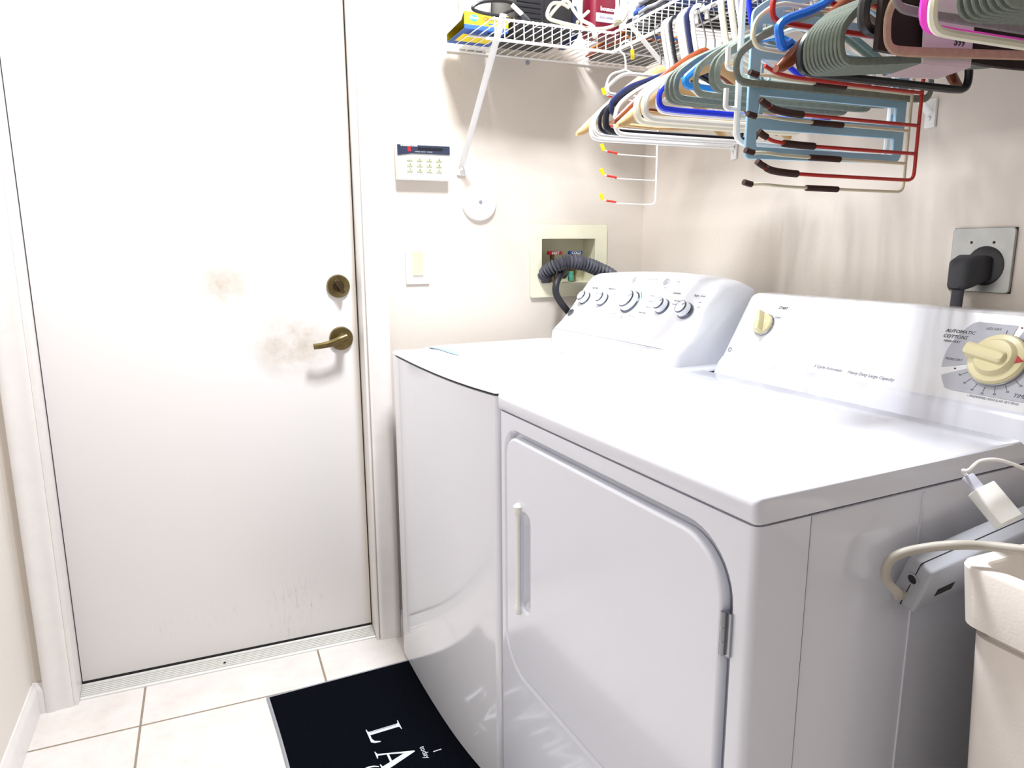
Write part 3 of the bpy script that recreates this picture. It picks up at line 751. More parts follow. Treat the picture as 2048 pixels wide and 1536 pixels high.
def hanger(kind, mat, y, label, yaw=0, dx=0, hw=.21, r=.0042, zt=-.165, zb=-.222, tilt=0, group=None, hookmat=None, dz=0):
    if kind == 'wood': yaw *= .4
    cat = 'hanger'
    t = thing({'tube': 'clothes_hanger', 'velvet': 'clothes_hanger', 'wood': 'wooden_hanger', 'open': 'clothes_hanger'}[kind], label, cat, (RX+dx, y, RZ+dz), math.radians(yaw), group)
    t.rotation_euler = (0, math.radians(tilt), math.radians(yaw))
    if kind == 'tube':
        b = B(); b.sweep(loop_pts(hw, zt, zb), r, 8, True, nrm=(0, 1, 0)); obj('frame', b, mat, t)
        b = B(); b.sweep(cr(hook_pts(-.105), 4), r*.95, 8, nrm=(0, 1, 0)); obj('hook', b, hookmat or mat, t)
    elif kind == 'open':
        P = [(-hw+.022, 0, zt-.022), (-hw+.008, 0, zt-.030), (-hw, 0, zt-.018), (-hw+.004, 0, zt+.004), (-hw*.6, 0, zt*.72-.012), (0, 0, -.062), (hw*.6, 0, zt*.72-.012), (hw-.004, 0, zt+.004), (hw, 0, zt-.018), (hw-.008, 0, zt-.030), (hw-.022, 0, zt-.022)]
        b = B(); b.sweep(cr(P, 5), r, 8, nrm=(0, 1, 0)); obj('frame', b, mat, t)
        b = B(); b.sweep(cr(hook_pts(-.062), 4), r*.9, 8, nrm=(0, 1, 0)); obj('hook', b, hookmat or mat, t)
    elif kind == 'velvet':
        b = B(); b.sweep(loop_pts(hw, zt, zb, zs=-.075), .0062, 8, True, ry=.0026, nrm=(0, 1, 0))
        obj('frame', b, mat, t)
        b = B(); b.sweep(cr(hook_pts(-.096, .018), 4), .0016, 6, nrm=(0, 1, 0)); obj('hook', b, m_chrome, t)
    elif kind == 'wood':
        b = B(); secs = []
        N = 14
        top = []; bot = []
        for i in range(-N, N+1):
            u = i/N; z = -.080-.152*abs(u)**1.3; hgt = .042-.016*abs(u); 
            if abs(u) > .9: hgt *= 1-.6*(abs(u)-.9)/.1
            top.append((u*hw, z)); bot.append((u*hw, z-hgt))
            th = .0062
            yo = .008*u*u
            c = [(u*hw, yo+th*math.cos(a)*(1), z-hgt/2+hgt/2*math.sin(a)) for a in [2*PI*k/12 for k in range(12)]]
            secs.append(c)
        b.loft(secs); obj('arms', b, mat, t)
        b = B(); b.sweep([(-hw*.8, .012, -.208), (0, .006, -.216), (hw*.8, .012, -.208)], .0045, 8); 
        obj('bar', b, mat, t)
        b = B(); b.sweep(cr(hook_pts(-.08, .019), 4), .0018, 6, nrm=(0, 1, 0)); obj('hook', b, m_chrome, t)
    return t
def rack(name, label, y, hookm, mat, spine_x, tip_x, zs, prong, r=.0022, sleeve=None, tipm=None, yaw=0, spine_r=None, curl=.014, branch=False):
    """tiered trouser rack: spine on the right, open arms to the left"""
    t = thing(name, label, 'trouser hanger', (RX, y, RZ), math.radians(yaw))
    b = B(); b.sweep(cr(hook_pts(-.06, .018), 4), spine_r or r*1.2, 8, nrm=(0, 1, 0)); hk = obj('hook', b, hookm, t)
    if branch:
        b = B(); b.sweep([(.0176, 0, -.012), (.0178, 0, -.024), (.019, 0, -.034)], .0048, 10); obj('tip', b, m_yelt, hk)
    if branch:
        b = B(); b.sweep(fillet([(0, 0, -.06), (-.046, 0, -.074), (-.058, 0, -.115), (-.054, 0, zs[0]+curl)], .018, 5), .0028, 8, nrm=(0, 1, 0)); obj('branch', b, mat, t)
    b = B(); zb = zs[-1]
    b.sweep(fillet([(0, 0, -.06), (spine_x*.55, 0, -.075), (spine_x, 0, -.105), (spine_x, 0, zb), (spine_x-.03, 0, zb)], [0, .02, .03, .018, 0], 5), spine_r or r, 8, nrm=(0, 1, 0)); obj('spine', b, mat, t)
    for i, z in enumerate(zs):
        x1 = spine_x-.03 if i == len(zs)-1 else spine_x
        pts = cr([(x1, 0, z), (spine_x*.3+tip_x*.7, 0, z+.002), (tip_x+.035, 0, z+.005), (tip_x+.012, 0, z+curl*.7), (tip_x, 0, z+curl)], 5)
        b = B(); b.sweep(pts, r, 8, nrm=(0, 1, 0)); a = obj('arm', b, mat, t)
        if sleeve:
            sx0, sx1, sm = sleeve[i] if isinstance(sleeve, list) else sleeve
            b = B(); q = [p for p in cr([(x1, 0, z), (spine_x*.3+tip_x*.7, 0, z+.002), (tip_x+.035, 0, z+.005), (tip_x+.012, 0, z+curl*.7), (tip_x, 0, z+curl)], 24) if sx0 <= p.x <= sx1]
            if len(q) > 1: b.sweep(q, r*1.9, 8, nrm=(0, 1, 0)); obj('foam_sleeve', b, sm, a)
        if tipm and not (i == 0 and mat is m_redm):
            b = B(); b.sweep([(tip_x+.012, 0, z+curl*.75), (tip_x+.004, 0, z+curl*.95), (tip_x-.004, 0, z+curl*1.25)] if tipm[1] == 'side' else [(tip_x, 0, z+curl*.9), (tip_x-.004, 0, z+curl*1.6), (tip_x-.007, 0, z+curl*2.2)], tipm[2], 8); obj('tip', b, tipm[0], a)
    return t
# 1 wire rack with yellow tips
rz = lambda z: z-RZ
rack('trouser_rack', 'white wire trouser rack with yellow tips and red sleeves at the corner', -.395, m_white, m_white, .098, -.057, [rz(1.546), rz(1.478), rz(1.416), rz(1.358), rz(1.298)], 5, r=.0014, spine_r=.0022,
     sleeve=(-.048, -.020, m_redt), tipm=(m_yelt, 'up', .0048), curl=.011, branch=True)
G = 'clothes hangers along the right wall rail'
hanger('wood', m_woodn, -.545, 'pale wooden hanger poking out furthest left below the white ones', yaw=-4, hw=.205)
hanger('tube', m_white, -.630, 'thin white hanger with high rounded shoulder above the black hanger', hw=.188, r=.0036, zt=-.115, zb=-.15)
hanger('tube', m_white, -.575, 'white tube hanger with the lowest bar in front of pale wood', hw=.196, zb=-.232, zt=-.18, r=.0046)
hanger('tube', m_white, -.590, 'white tube hanger just behind the black one', hw=.196, zb=-.226, zt=-.17, r=.0042)
hanger('tube', m_blk2, -.605, 'thin dark navy hanger looping beside the thick black one', hw=.192, r=.0042, zb=-.222)
hanger('tube', m_blk2, -.644, 'thick near black plastic hanger left of the navy ones', hw=.200, r=.0068, zb=-.226, hookmat=m_white)
hanger('tube', m_navy, -.662, 'navy blue plastic hanger with a white backed hook', hw=.198, r=.0055, zt=-.15, zb=-.195)
hanger('tube', m_white, -.680, 'white hanger pressed against the navy blue hanger', hw=.198, zb=-.236, r=.0048)
hanger('wood', m_woodb, -.705, 'reddish brown wooden hanger beside the navy hanger', hw=.212, yaw=2)
hanger('wood', m_woodn, -.735, 'pale wooden hanger next to the reddish wooden one', hw=.222, yaw=3, dz=-.012)
hanger('tube', m_offw, -.772, 'thick off white hanger, first after the wooden ones', hw=.207, r=.0068, zb=-.226)
hanger('tube', m_offw, -.800, 'thick off white hanger just left of the royal blue one', hw=.207, r=.0068, zb=-.224)
hanger('tube', m_white, -.818, 'slim white hanger squeezed behind the royal blue one', hw=.19, r=.0042, zb=-.215)
hanger('tube', m_royal, -.848, 'royal blue hanger beside the first grey velvet hangers', hw=.208, r=.0052, zb=-.215)
for i, y in enumerate((-.868, -.881, -.894)): hanger('velvet', m_velvet, y, 'grey velvet hanger of the trio right after the royal blue hanger', hw=.205, zt=-.15, zb=-.205, group='grey velvet trio by the royal blue hanger')
hanger('tube', m_azure, -.912, 'azure hanger whose arm shows above the grey velvet trio', hw=.198, r=.0062, zt=-.155, zb=-.188)
hanger('velvet', m_velvet, -.950, 'single grey velvet hanger between azure and white hangers', hw=.205, zt=-.15, zb=-.208)
hanger('tube', m_white, -.972, 'white tube hanger between single and paired velvet hangers', hw=.185, r=.0048, zt=-.14, zb=-.20)
for i, y in enumerate((-.993, -1.007)): hanger('velvet', m_velvet, y, 'grey velvet hanger of the pair just left of the white tiered hanger', hw=.206, zt=-.15, zb=-.208, group='grey velvet pair by the white tiered hanger')
# white tiered plastic hanger
t = thing('tiered_hanger', 'white tiered plastic hanger with small peg hooks beside the pale blue one', 'tiered hanger', (RX, -1.028, RZ))
b = B(); b.sweep(cr(hook_pts(-.05, .026), 5), .0052, 10, nrm=(0, 1, 0)); obj('hook', b, m_white, t)
b = B(); b.sweep(fillet([(0, 0, -.05), (-.10, 0, -.075), (-.176, 0, -.085), (-.176, 0, -.316), (.16, 0, -.328), (.168, 0, -.10), (0, 0, -.05)], .02, 5), .005, 8, nrm=(0, 1, 0)); obj('frame', b, m_white, t)
for z in (-.195, -.255):
    b = B(); b.sweep(fillet([(-.176, 0, z-.01), (-.200, 0, z-.01), (-.200, 0, z+.020)], .006, 4), .0042, 8, nrm=(0, 1, 0)); obj('peg_hook', b, m_white, t)
    b = B(); b.sweep([(-.172, 0, z-.02), (.166, 0, z-.03)], .0045, 8); obj('crossbar', b, m_offw, t)
# pale blue tiered frame
t = thing('tiered_hanger', 'pale blue flat multi bar hanger frame behind the red and beige racks', 'tiered hanger', (RX, -1.052, RZ))
BM = frame_mat((0, 0, 0), (1, 0, 0), (0, 0, 1))
o_ = [(0, -.055), (-.15, -.108), (-.176, -.125), (-.176, -.343), (.158, -.338), (.168, -.325), (.170, -.125), (.150, -.108)]
slots = []
for z0, z1 in ((-.326, -.297), (-.277, -.246), (-.226, -.192), (-.172, -.140)):
    slots.append(rrect(-.158, .148, z0, z1, .004, 2)[::-1])
slots.append([(-.13, -.122), (.13, -.122), (.02, -.080), (-.02, -.080)])
o_ = [(p.x, p.y) for p in fillet([(x, z, 0) for x, z in o_], .008, 3, True)]
plate('frame', [o_]+slots, .0016, .0012, m_pale, t, BM)
b = B(); b.sweep(cr(hook_pts(-.058, .02), 4), .0038, 8, nrm=(0, 1, 0)); obj('hook', b, m_pale, t)
for x in (.138, -.15):
    for z in (-.20, -.258):
        b = B(); b.sweep(fillet([(x, 0, z), (x-.002, 0, z-.022), (x+.008, 0, z-.030), (x+.016, 0, z-.018)], .006, 3), .0022, 6); obj('peg', b, m_pale, t)
hanger('velvet', m_velvet, -1.064, 'grey velvet hanger overlapping the pale blue frame', hw=.212, zt=-.152, zb=-.210, yaw=-1)
fo = m_foam
rack('trouser_rack', 'beige coated wire trouser rack with dark brown foam sleeves', -1.076, m_beige, m_beige, .154, -.192, [rz(1.449), rz(1.389), rz(1.335), rz(1.287)], 4, r=.0026,
     sleeve=(-.070, .006, fo), tipm=(fo, 'side', .0048), curl=.006)
rack('trouser_rack', 'red painted wire trouser rack with brown foam sleeves', -1.090, m_redm, m_redm, .160, -.180, [rz(1.449), rz(1.396), rz(1.350), rz(1.306)], 4, r=.003,
     sleeve=[(-.05, -.049, fo), (-.165, -.095, fo), (-.135, -.068, fo), (-.165, -.100, fo)], tipm=(fo, 'side', .0052), curl=.015)
hanger('tube', m_beige, -1.102, 'cream wire hanger with rounded end in front of the red rack', hw=.218, r=.0034, zt=-.115, zb=-.172)
hanger('tube', m_redm, -1.113, 'bright red hanger above the bright blue arm', hw=.195, r=.0042, zt=-.085, zb=-.136)
hanger('open', m_bright, -1.127, 'bright blue open hanger with drooping end left of the velvet stack', hw=.188, r=.0065, zt=-.165)
hanger('wood', m_woodb, -1.141, 'glossy orange brown wooden hanger below the velvet stack', hw=.197, dz=.010)
hanger('tube', m_black, -1.156, 'black plastic hanger whose right end sticks out by the wall', hw=.180, r=.0062, zb=-.213, zt=-.155, dx=.003)
for i in range(10): hanger('velvet', m_velvet, -1.172-.0068*i, 'grey velvet hanger in the tight stack of ten at centre right', hw=.205, zt=-.133, zb=-.196, tilt=-6.5, group='tight stack of grey velvet hangers')
hanger('tube', m_black, -1.278, 'glossy black tube hanger left of the tan velvet hanger', hw=.195, r=.0075, zt=-.13, zb=-.19)
hanger('velvet', m_tan, -1.312, 'tan velvet hanger with a dark brown garment piece behind', hw=.205, zt=-.138, zb=-.208, tilt=-4)
hanger('velvet', m_velvet, -1.328, 'grey velvet hanger between tan and magenta hangers', hw=.20, zt=-.12, zb=-.178)
hanger('tube', m_mag, -1.362, 'magenta pink plastic hanger near the right edge', hw=.190, r=.0062, zt=-.15, zb=-.208)
hanger('tube', m_offw, -1.378, 'off white hanger directly in front of the magenta one', hw=.197, r=.0055, zt=-.155, zb=-.216)
for i in range(7): hanger('velvet', m_velvet, -1.398-.0085*i, 'grey velvet hanger in the stack at the top right corner', hw=.198, zt=-.120, zb=-.188, tilt=-5, group='velvet hangers at the top right corner')
# dark cloth and paper on the tan hanger
b = B(); secs = []
for i in range(9):
    x = -.183+.33*i/8; secs.append([(x, -.004+.004*math.sin(i), -.15), (x, .004+.004*math.sin(i), -.15), (x, .005+.003*math.sin(i*1.4), -.238), (x, -.003+.003*math.sin(i*1.4), -.238)])
b.loft(secs); o = obj('folded_cloth', b, m_dkbr); o.location = (RX, -1.294, RZ); tag(o, 'dark brown folded cloth hanging behind the tan velvet hanger', 'cloth')
t = thing('paper_tag', 'white folded paper tag with printed marks by the tan hanger', 'paper tag', (RX, -1.303, RZ))
b = B(); b.prism([(-.119, -.15), (-.022, -.145), (-.018, -.246), (-.110, -.249)], lambda x, z: V(x, 0, z), lambda x, z: V(x, .001, z)); obj('sheet', b, m_paper, t)
b = B(); b.prism([(-.112, -.2495), (-.018, -.2465), (-.080, -.266), (-.178, -.271)], lambda x, z: V(x, 0, z), lambda x, z: V(x, .001, z)); obj('folded_flap', b, m_paper, t)
text('599', .014, m_ink, t, frame_mat((-.045, -.0006, -.222), FX, FY), bold=.0003)

# ================================================================== THINGS ON THE SHELVES
ZD = DZ_+.0105
# yellow carton
t = thing('carton', 'yellow cardboard carton with a blue oval at the left end of the shelf', 'carton', (1.19, -.11, ZD)); mw = L(t)
X0, X1, Y0, Y1, Z0, Z1 = 1.134, 1.253, -.178, -.035, ZD, ZD+.040
b = B(); e = .0012
b.box(X0, X1, Y0, Y0+e, Z0+.010, Z1); b.box(X0, X1, Y1-e, Y1, Z0+.001, Z1); b.box(X0, X1, Y0+e, Y1-e, Z1-e, Z1); b.box(X1-e, X1, Y0+e, Y1-e, Z0+.001, Z1-e)
obj('carton_body', b, m_yel, t, mw)
b = B(); b.box(X0, X1, Y0, Y1, Z0-.0005, Z0+.0008); b.box(X0, X1, Y0-.0002, Y0+.0012, Z0+.001, Z0+.0098); obj('blue_base', b, m_blue, t, mw)
b = B(); b.box(X0+.012, X1-.012, Y0+.045, Y1-.03, Z0-.0012, Z0-.0006); obj('base_panel', b, m_yel, t, mw)
b = B(); b.prism([(Y0+.002, Z1-.001), (Y1-.002, Z1-.001), (Y1-.004, Z1-.03), (Y0+.002, Z1-.022)], lambda y, z: V(X0-.001-(Z1-z)*.35, y, z), lambda y, z: V(X0-(Z1-z)*.35, y, z)); obj('end_flap', b, m_paper, t, mw)
b = B(); b.lathe([(.012, 0), (.012, .0006), (.0108, .0007), (0, .0007)], (0, 0, 0), (0, 0, 1), 28)
ov = obj('blue_oval', b, m_blueink, t, mw @ frame_mat((X0+.026, Y0-.0002, Z0+.026), FX, FY) @ Matrix.Scale(.62, 4, (0, 1, 0)))
text('Great', .009, m_white, t, mw @ frame_mat((X0+.026, Y0-.0012, Z0+.0235), FX, FY), bold=.0003)
text('CRAYONS', .0125, M('carton_red_ink', 'D8582C', .5), t, mw @ frame_mat((X0+.079, Y0-.0004, Z0+.0225), FX, FY), bold=.0006, shear=.2)
text('assorted', .006, m_blue, t, mw @ frame_mat((X0+.075, Y0-.0004, Z0+.0145), FX, FY), bold=.0003)
# black ribbed speaker/router box
t = thing('electronics_box', 'black ribbed electronics case on the shelf above the strut', 'electronics', (1.36, -.11, ZD)); mw = L(t)
b = B(); b.box(1.262, 1.428, -.198, -.030, ZD, ZD+.17, .004, 2); obj('case', b, m_greyb, t, mw)
for i in range(13):
    z = ZD+.012+i*.012
    b = B(); b.box(1.268, 1.335, -.2005, -.1975, z, z+.005, .001, 1); obj('rib', b, m_black, t, mw)
b = B(); b.box(1.345, 1.422, -.2008, -.1975, ZD+.01, ZD+.165, .001, 1); obj('front_panel', b, m_black, t, mw)
# white appliance behind (box at left)
t = thing('storage_box', 'plain white box standing behind the looped black cable', 'box', (1.25, -.01, ZD)); mw = L(t)
b = B(); b.box(1.185, 1.258, -.030, .015, ZD, ZD+.15, .003, 2); obj('box_body', b, m_white, t, mw)
b = B(); b.box(1.184, 1.2585, -.0305, .0155, ZD+.12, ZD+.152, .003, 2); obj('box_lid', b, m_white, t, mw)
# thin antenna
b = B(); b.sweep([(1.172, -.17, Z1+.001), (1.172, -.17, Z1+.012), (1.179, -.165, Z1+.10)], .0012, 6, rad=[2.2, 1.3, .8]); tag(obj('antenna', b, m_steel), 'thin metal antenna standing on the yellow carton', 'antenna')
# black cable loop
b = B(); b.sweep(cr([(1.27, -.215, 1.778), (1.235, -.235, 1.787), (1.19, -.245, 1.783), (1.148, -.25, 1.772), (1.13, -.25, 1.758), (1.15, -.25, 1.751), (1.20, -.25, 1.747), (1.25, -.235, 1.742), (1.262, -.215, 1.736)], 6), .0042, 8)
b.sweep(cr([(1.255, -.232, 1.775), (1.225, -.245, 1.762), (1.208, -.25, 1.752)], 5), .0035, 8); tag(obj('power_cable', b, m_black), 'black cable looped above the yellow carton', 'cable')
# cable lying along the deck
b = B(); b.sweep(cr([(1.205, -.16, ZD), (1.28, -.13, ZD-.002), (1.30, -.24, ZD), (1.38, -.25, ZD), (1.46, -.27, ZD-.001)], 8), .0034, 8); tag(obj('power_cable', b, m_black), 'black cable lying on the deck under the electronics case', 'cable')
# white connector with dark plug
t = thing('usb_lead', 'white plug with a dark grey end leaning on the black case', 'connector', (1.23, -.3, 1.745))
b = B(); b.sweep([(-.020, -.005, .014), (.006, -.005, -.004)], .0052, 10); obj('white_sleeve', b, m_white, t)
b = B(); b.sweep([(.006, -.005, -.004), (.012, -.005, -.010), (.026, -.005, -.018)], .0062, 8, rad=[.9, 1.2, .8]); obj('plug_end', b, m_plugg, t)
# ivory extension cord
b = B()
b.sweep(cr([(1.365, -.30, 1.771), (1.345, -.30, 1.778), (1.315, -.31, 1.772), (1.298, -.318, 1.750), (1.300, -.32, 1.735), (1.33, -.32, 1.729), (1.375, -.315, 1.727), (1.43, -.31, 1.727), (1.47, -.315, 1.733), (1.503, -.32, 1.75), (1.515, -.325, 1.775), (1.51, -.32, 1.80), (1.505, -.31, 1.84)], 6), .0042, 8)
b.sweep(cr([(1.305, -.315, 1.742), (1.33, -.305, 1.768), (1.352, -.30, 1.785), (1.365, -.30, 1.782), (1.378, -.305, 1.762), (1.393, -.315, 1.742), (1.415, -.332, 1.725), (1.421, -.336, 1.700)], 6), .0042, 8)
b.sweep(cr([(1.385, -.305, 1.738), (1.40, -.30, 1.752), (1.425, -.29, 1.772)], 6), .0042, 8)
b.sweep(cr([(1.484, -.325, 1.86), (1.484, -.328, 1.80), (1.484, -.33, 1.775)], 4), .0045, 8)
t = obj('extension_cord', b, m_cable); tag(t, 'ivory extension cord tangled over the shelf front with two ends', 'cord')
b = B(); b.lathe([(.0045, 0), (.006, .012), (.010, .028), (.0105, .036), (.008, .038), (0, .038)], (1.484, -.33, 1.782), (0, 0, -1), 14); obj('plug', b, m_cable, t)
b = B(); b.lathe([(.005, 0), (.0062, .01), (.0062, .028), (.004, .030)], (1.415, -.331, 1.727), (.2, -.12, -1), 12); obj('cord_end', b, m_cable, t)
# maroon bottle
t = thing('detergent_bottle', 'maroon bottle with a pale label behind the ivory cord', 'bottle', (1.50, -.22, ZD)); 
b = B(); secs = []
for (hx, hy, z) in ((.040, .030, 0), (.044, .034, .006), (.044, .034, .09), (.043, .033, .11), (.030, .024, .128), (.016, .016, .14)):
    secs.append([(x, y, z) for x, y in rrect(-hx, hx, -hy, hy, min(hx, hy)*.5, 4)])
b.loft(secs); obj('bottle_body', b, m_mar, t)
b = B(); b.lathe([(.017, 0), (.017, .022), (0, .024)], (0, 0, .14), (0, 0, 1), 20); obj('cap', b, m_white, t)
b = B(); b.box(-.034, .034, -.0348, -.0338, .030, .052, .0004, 1); lb = obj('bottle_label', b, M('pale_label', 'A9A6B4', .5), t)
text('bounce', .0145, M('pink_ink', 'E2C4CC', .5), t, frame_mat((0, -.0350, .058), FX, FY), bold=.0006)
text('fabric softener', .008, m_inkl, t, frame_mat((0, -.0354, .040), FX, FY))
# blue pouch
b = B(); secs = []
for i, (hx, hy) in enumerate(((.010, .02), (.026, .028), (.032, .03), (.030, .026), (.022, .018), (.016, .004))):
    secs.append([(x+.004*i, y, i*.022) for x, y in rrect(-hx, hx, -hy, hy, min(hx, hy)*.45, 4)])
b.loft(secs); o = obj('pouch', b, m_navy, ang=60); o.location = (1.452, -.10, ZD); tag(o, 'navy blue pouch between the black case and maroon bottle', 'pouch')
b = B(); b.box(-.022, .022, -.001, .001, 0, .016, .0005, 1); o = obj('label_card', b, m_paper); o.location = (1.452, -.160, ZD+.022); o.rotation_euler = (-.2, -.45, 0); tag(o, 'small white card leaning on the navy pouch', 'card')
# white tub with blue squares and black base
t = thing('storage_tub', 'white canister with blue squares above a black rim', 'canister', (1.585, -.30, ZD))
b = B(); b.lathe([(.044, .030), (.046, .034), (.046, .12), (.047, .122), (.047, .135), (0, .137)], (0, 0, 0), (0, 0, 1), 32); obj('tub_body', b, m_white, t)
b = B(); b.lathe([(.040, 0), (.048, .006), (.049, .028), (.047, .031), (0, .031)], (0, 0, 0), (0, 0, 1), 32); obj('tub_base', b, m_black, t)
b = B()
for a in range(0, 360, 30):
    for z in (.055, .078, .10):
        A = math.radians(a+(15 if z == .078 else 0)); 
        b.box(-.0045, .0045, -.0005, .0005, -.006, .006, mat=Matrix.Translation(V(.0463*math.cos(A), .0463*math.sin(A), z)) @ Matrix.Rotation(A+PI/2, 4, 'Z'))
obj('blue_squares', b, M('pale_blue_squares', '9FB4DC', .5), t)
# clutter on the right shelf
def folded(name, label, cat, x, y, z, lx, ly, n, th, mats, group=None):
    t = thing(name, label, cat, (x, y, z))
    for i in range(n):
        b = B(); ox = random.uniform(-.006, .006)
        pr = []
        secs = []
        for k in range(7):
            yy = -ly/2+ly*k/6
            q = [(px+ox, yy, pz+.0015*math.sin(k*1.7+i)) for px, pz in rrect(-lx/2, lx/2, i*th, (i+1)*th-.001, th*.42, 4)]
            secs.append(q)
        b.loft(secs); obj('fold', b, mats[i % len(mats)], t, ang=60)
    return t
folded('towel_stack', 'stack of folded black and grey cloths behind the shelf wires', 'towels', 1.645, -.455, ZD, .28, .11, 5, .011, [m_cloth2, m_cloth1])
folded('towel_stack', 'stack of blue and navy cloths on the right shelf', 'towels', 1.645, -.585, ZD, .28, .11, 4, .014, [m_cloth3, m_navy, m_lilac])
folded('towel_stack', 'tall pile of lilac and brown cloths on the right shelf', 'towels', 1.645, -.715, ZD, .28, .12, 6, .015, [m_lilac, m_brown])
folded('towel_stack', 'grey cloths stacked above the wooden hangers', 'towels', 1.645, -.860, ZD, .28, .15, 5, .014, [m_cloth1, m_cloth2, m_cloth1])
def carton(x, y, sx, sy, h, mat, label, z=ZD):
    t = thing('cardboard_box', label, 'box', (x, y, z))
    b = B(); b.box(-sx, sx, -sy, sy, 0, h, .002, 1); obj('box_body', b, mat, t)
    b = B(); b.box(-.022, .022, -sy-.0006, sy+.0006, h-.03, h+.0008); b.box(-.022, .022, -sy, sy, -.0006, .0002); obj('tape', b, M('tape', 'C2A870', .3), t)
carton(1.645, -1.045, .14, .095, .12, m_brown, 'brown cardboard box on the right shelf above the pale blue frame')
carton(1.645, -1.265, .14, .11, .10, M('dark_card', '4A3A30', .8), 'dark brown box on the right shelf above the velvet stack')
folded('magazine_stack', 'low stack of rust blue and orange magazines in the shelf corner', 'magazines', 1.675, -.115, ZD, .20, .215, 5, .008, [M('dull_card', '8E8880', .8, var=.2, nscale=14), M('rust_card', '9A5434', .7), m_blue, m_orange, m_paper])
b = B()
t = thing('spray_bottle', 'cream bottle with an amber tip above the shelf rail', 'bottle', (1.535, -.395, ZD+.048))
b.lathe([(.024, .028), (.026, .034), (.026, .09), (0, .095)], (0, 0, 0), (0, 0, 1), 24); obj('bottle_body', b, m_offw, t)
b = B(); b.lathe([(.004, 0), (.008, .012), (.018, .024), (.024, .028)], (0, 0, 0), (0, 0, 1), 20); obj('nozzle', b, m_orange, t)
folded('towel_stack', 'small pile of grey cloths under the upturned cream bottle', 'towels', 1.535, -.395, ZD, .055, .05, 3, .0158, [m_cloth1, m_cloth3])

# ================================================================== LAUNDRY TUB
TX, TY, TZ = 1.306, -1.462, .819
t = thing('laundry_tub', 'off white plastic laundry tub beside the dryer', 'laundry tub', (1.55, -1.75, 0))
TX1, TY1 = XW-.004, -2.03
def tubsec(ins, z, r): 
    return [(x-1.55, y+1.75, z) for x, y in rrect(TX+ins, TX1-ins, TY1+ins, TY-ins, max(r-ins*.5, .008), 6)]
b = B()
ext = [(.075, .36, .05), (.024, .735, .03), (.015, .737, .03), (.006, .742, .028), (0, .815, .025), (.0015, .8185, .025), (.020, .819, .025), (.0225, .816, .025), (.034, .78, .03), (.095, .43, .05), (.12, .40, .05)]
b.loft([tubsec(a, z, r) for a, z, r in ext]); obj('basin', b, m_tub, t, ang=28)
for sx, sy in ((0, 0), (0, 1), (1, 0), (1, 1)):
    b = B(); x = TX+.06 if sx == 0 else TX1-.06; y = TY-.06 if sy == 0 else TY1+.06
    b.prism([(-.03, -.03), (.03, -.03), (.03, -.018), (-.018, -.018), (-.018, .03), (-.03, .03)], lambda p, q: V(x-1.55+p*(1 if sx == 0 else -1)*.9, y+1.75-q*(-1 if sy else 1)*-1, .01), lambda p, q: V(x-1.55+p*(1 if sx == 0 else -1), y+1.75-q*(-1 if sy else 1)*-1, .50))
    obj('leg', b, m_tub, t)
b = B(); b.lathe([(.03, .0), (.03, .003), (.022, .003), (0, .001)], (0, .0, .401), (0, 0, 1), 20); obj('drain', b, m_chrome, t)
# photo: front skirt of the tub reaches low
b = B()
sk = [(.016, .728, .03), (.030, .40, .03), (.040, .05, .03), (.043, .05, .03), (.033, .40, .03), (.020, .727, .03)]
b.loft([tubsec(a, z, r) for a, z, r in sk]); obj('skirt', b, m_tub, t, ang=50)

# ================================================================== POWER STRIP, CHARGER, CORD
a_, p_, r_ = .002, .15, .407
ca, sa, cb, sb, cc, sc = math.cos(a_), math.sin(a_), math.cos(p_), math.sin(p_), math.cos(r_), math.sin(r_)
RMx = Matrix(((ca, -sa, 0), (sa, ca, 0), (0, 0, 1))) @ Matrix(((cb, 0, -sb), (0, 1, 0), (sb, 0, cb))) @ Matrix(((1, 0, 0), (0, cc, -sc), (0, sc, cc)))
def ray(u, v): return fw+r2*((u-1024)/FPX)+u2*((768-v)/FPX)
TF = V(1.3262, -1.424, .779)   # placeholder, replaced below
TF = CP+ray(1868, 1149)*.895
PM = Matrix.Translation(TF) @ RMx.to_4x4()
t = thing('power_strip', 'grey power strip wedged between dryer and laundry tub', 'power strip', TF)
LM = RMx.to_4x4()
b = B(); b.box(0, .36, 0, .037, -.080, 0, .005, 3, mat=LM); obj('housing', b, m_strip, t)
b = B(); b.box(-.0003, .3603, .018, .0192, -.0805, .0004, mat=LM); obj('seam', b, m_gap, t)
b = B(); b.lathe([(.0085, 0), (.0085, .002), (.0065, .0022), (.0065, .0005), (0, .0005)], LM @ V(0, .019, -.030), LM.to_3x3() @ V(-1, 0, 0), 20); gr = obj('socket_hole', b, m_strip, t)
b = B(); b.lathe([(.0063, 0), (.0063, .0008)], LM @ V(0, .019, -.030), LM.to_3x3() @ V(-1, 0, 0), 20); obj('hole_core', b, m_gap, gr)
b = B(); b.box(.030, .062, -.0004, .0005, -.058, -.044, mat=LM); obj('rating_label', b, m_gap, t)
# cord
P0 = LM @ V(-.001, .020, -.062)
def rel(u, v, k): return CP+ray(u, v)*k-TF
pts = [LM @ V(.004, .020, -.060), LM @ V(-.010, .021, -.062), rel(1795, 1185, .895), rel(1773, 1160, .895), rel(1775, 1128, .895), rel(1800, 1108, .892), rel(1850, 1096, .885), rel(1910, 1090, .865), rel(1975, 1092, .855), rel(2048, 1100, .83), rel(2150, 1112, .80), rel(2260, 1125, .78)]
b = B(); b.sweep(cr([tuple(p) for p in pts], 8), .0058, 12); cdd = obj('cord', b, M('grey_cord', 'B7B1A6', .5), t, label='thick grey cord curling over the tub rim')
